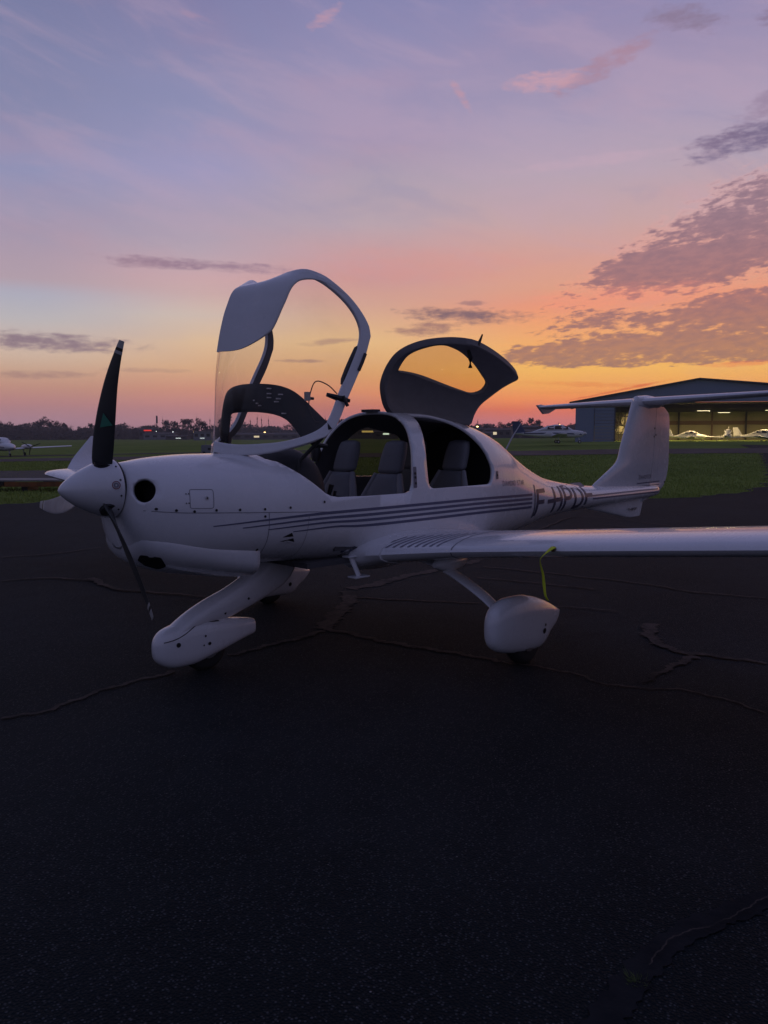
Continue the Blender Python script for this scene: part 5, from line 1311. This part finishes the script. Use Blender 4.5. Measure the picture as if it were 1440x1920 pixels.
# ------------------------------------------------------------------ rear door, swung up about a hinge on the cabin roof
DO = rounded([(2.655, 1.20), (3.535, 1.195), (3.60, 1.33), (3.545, 1.51), (3.40, 1.70), (3.66, 1.80), (2.70, 1.80), (2.645, 1.62), (2.64, 1.40)], 0.0)
H0, H1 = Vector((2.62, -.15, 1.815)), Vector((3.66, -.15, 1.725)); HAX = (H1-H0).normalized(); DANG = R_(-105)
MR = Matrix.Translation(H0) @ Matrix.Rotation(DANG, 4, HAX) @ Matrix.Translation(-H0)
def dpt(x, g, off=0.0):                 # g: 0 at the hinge .. 1 at the lower edge, closed door on the hull skin
    zlo = pch([2.50, 2.66, 2.80, 3.1, 3.5, 3.74, 3.92], [1.20, 1.13, 1.10, 1.11, 1.155, 1.205, 1.27], x)
    zt, zb, hw, zc, nu, nl = sec(x)
    # angle on the upper half section whose y is -.12 and whose z is zlo
    def ang_y(y): return math.acos(min(1, (abs(y)/hw)**(nu/2)))
    def ang_z(z): return math.asin(min(1, max(0, (z-zc)/(zt-zc))**(nu/2)))
    a0, a1 = ang_y(.12), ang_z(zlo); a = a0+(a1-a0)*g
    y = -(hw-off)*math.cos(a)**(2/nu); z = zc+(zt-zc-off)*math.sin(a)**(2/nu)
    return MR @ Vector((x, y, z))
XF = lambda g: pch([0, .3, .6, .85, 1], [2.60, 2.50, 2.49, 2.55, 2.68], g)
XB = lambda g: pch([0, .25, .5, .75, .9, 1], [3.64, 3.69, 3.76, 3.81, 3.83, 3.84], g)
NX, NG = 56, 36
def dg(i, j, off=0.0):
    g = j/NG; x0, x1 = XF(g), XB(g); return dpt(x0+(x1-x0)*i/NX, g, off)
# window opening in (i,j) space
WI = rounded([(.13, .20), (.90, .13), (.955, .30), (.90, .60), (.68, .80), (.30, .82), (.12, .62)], [.05, .06, .08, .14, .14, .12, .12], 8)
WI = rounded([(.10,.46),(.07,.72),(.14,.89),(.35,.885),(.68,.77),(.905,.645),(.93,.51),(.88,.425),(.67,.43),(.38,.47),(.13,.45)], [.03,.08,.07,.1,.1,.06,.05,.05,.1,.1,.02], 9)
# ring mesh: outer outline and window outline share a polar parametrisation about the window centre
cxw, cyw = sum(p[0] for p in WI)/len(WI), sum(p[1] for p in WI)/len(WI)
def ray_poly(P, a):
    d = (math.cos(a), math.sin(a)); best = 0
    for i in range(len(P)):
        p, q = P[i], P[(i+1) % len(P)]; ex, ey = q[0]-p[0], q[1]-p[1]; den = d[0]*ey-d[1]*ex
        if abs(den) < 1e-12: continue
        t = ((p[0]-cxw)*ey-(p[1]-cyw)*ex)/den; s = ((p[0]-cxw)*d[1]-(p[1]-cyw)*d[0])/den
        if t > 0 and -1e-9 <= s <= 1+1e-9: best = max(best, t)
    return best
OUTP = rounded([(0, 0), (1, 0), (1, 1), (0, 1)], [.10, .04, .06, .30], 8)
NA_ = 180
def uvp(a, k):                          # k 0 window edge .. 1 outer edge
    r0, r1 = ray_poly(WI, a), ray_poly(OUTP, a); r = r0+(r1-r0)*k; return cxw+r*math.cos(a), cyw+r*math.sin(a)
def dsurf(u, g, off): 
    g = min(1, max(0, g)); u = min(1, max(0, u)); x0, x1 = XF(g), XB(g); return dpt(x0+(x1-x0)*u, g, off)
def ring(ks, offs, m, name, parent, close=True):
    v, f = [], []; K = len(ks)
    for i in range(NA_):
        a = 2*PI*i/NA_
        for k, o_ in zip(ks, offs): v.append(dsurf(*uvp(a, k), o_))
    for i in range(NA_):
        for j in range(K if close else K-1):
            j2 = (j+1) % K; i2 = (i+1) % NA_; f.append((i*K+j, i*K+j2, i2*K+j2, i2*K+j))
    return mesh(name, v, f, m, parent, angle=50)
# a shell: outer painted skin, raised inner lip along the edge, lining between
RD = ring([0, .03, .12, .3, .5, .7, .85, .95, 1.0], [.0]*9, white, 'rear_door', AC, close=False)
ring([1.0, .99, .93, .87, .80, .6, .4, .25, .12, .05, 0], [.0, .048, .056, .052, .030, .028, .027, .027, .030, .036, .0], lining, 'door_lining', RD, close=False)
rows = []
for i in range(13):
    k = i/12; rows.append([])
v, f = [], []
for i in range(NA_):
    a = 2*PI*i/NA_; r0 = ray_poly(WI, a)*1.02
    for k in (1, .75, .5, .25, .02): v.append(dsurf(cxw+r0*k*math.cos(a), cyw+r0*k*math.sin(a), .010))
for i in range(NA_):
    for j in range(4): f.append((i*5+j, i*5+j+1, ((i+1) % NA_)*5+j+1, ((i+1) % NA_)*5+j))
mesh('door_window', v, f, amberg, RD)
# handle and catch on the door's free edge
hp1 = dsurf(*uvp(R_(112), .45), .05); hp2 = dsurf(*uvp(R_(112), 1.0), .0); 
MB().tube([hp1+Vector((0, 0, .01)), hp1+Vector((.0, -.02, -.05)), hp1+Vector((.0, -.02, -.13))], [.014, .021, .019], 10).build('door_handle', black, RD)
MB().tube([hp2+Vector((-.02, 0, -.03)), hp2+Vector((.02, 0, .03)), hp2+Vector((.025, -.01, .06))], [.016, .009, .006], 8).build('door_catch', black, RD)
MB().tube([dsurf(.97, .06, .03), (3.72, -.12, 1.70), (3.80, -.30, 1.52)], .010, 8).build('gas_strut', black, RD)
for x in (2.75, 3.50):
    t = (x-2.62)/1.04; z = 1.815-.09*t; MB().box(x-.05, x+.05, -.17, -.09, z-.01, z+.022).build('hinge', white, RD, smooth=False)
MB().box(2.585, 2.665, -.05, .09, 1.808, 1.830).build('roof_catch', inner, FUS, smooth=False)

# ------------------------------------------------------------------ streamer hanging from the wing's leading edge
vy = -2.0; z0 = .775+.103*1.4
P = [(2.215, vy-.02, z0+.012), (2.19, vy+.0, z0-.01), (2.17, vy+.045, z0-.06), (2.175, vy+.05, z0-.10), (2.18, vy+.035, z0-.16), (2.185, vy+.03, z0-.22), (2.18, vy+.015, z0-.29), (2.19, vy+.0, z0-.325)]
W2 = [.024, .031, .030, .015, .009, .010, .008, .010]
v = []; Q = smoothline(P, 40)
for i, p in enumerate(Q):
    t = i/39*(len(W2)-1); k = min(len(W2)-2, int(t)); w_ = W2[k]+(W2[k+1]-W2[k])*(t-k); a = .4+.7*math.sin(i*.16); d = Vector((math.sin(a)*.8, math.cos(a), 0))
    v += [p+d*w_, p-d*w_]
st = mesh('streamer', v, [(2*i, 2*i+1, 2*i+3, 2*i+2) for i in range(39)], yellow, None); tag(st, 'fluorescent yellow warning streamer hanging from the wing leading edge', 'streamer')
md = st.modifiers.new('s', 'SOLIDIFY'); md.thickness = .0012

# ------------------------------------------------------------------ evening haze
c_ = W(0, 0, 0); zt_ = 24.0; zb_ = -3.2
hz_ = MB().box(c_.x-640, c_.x+640, c_.y-640, c_.y+640, zb_, zt_).build('haze', white, None, smooth=False); hz_['kind'] = 'stuff'
tag(hz_, 'thin evening haze over the airfield', 'haze')
hm = bpy.data.materials.new('thin_haze'); hm.use_nodes = True; hm.node_tree.nodes.clear()
pv = hm.node_tree.nodes.new('ShaderNodeVolumePrincipled'); pv.inputs['Color'].default_value = (.86, .86, .90, 1); pv.inputs['Density'].default_value = .00042; pv.inputs['Anisotropy'].default_value = .2
ho = hm.node_tree.nodes.new('ShaderNodeOutputMaterial'); hm.node_tree.links.new(pv.outputs[0], ho.inputs['Volume'])
hz_.data.materials.clear(); hz_.data.materials.append(hm)
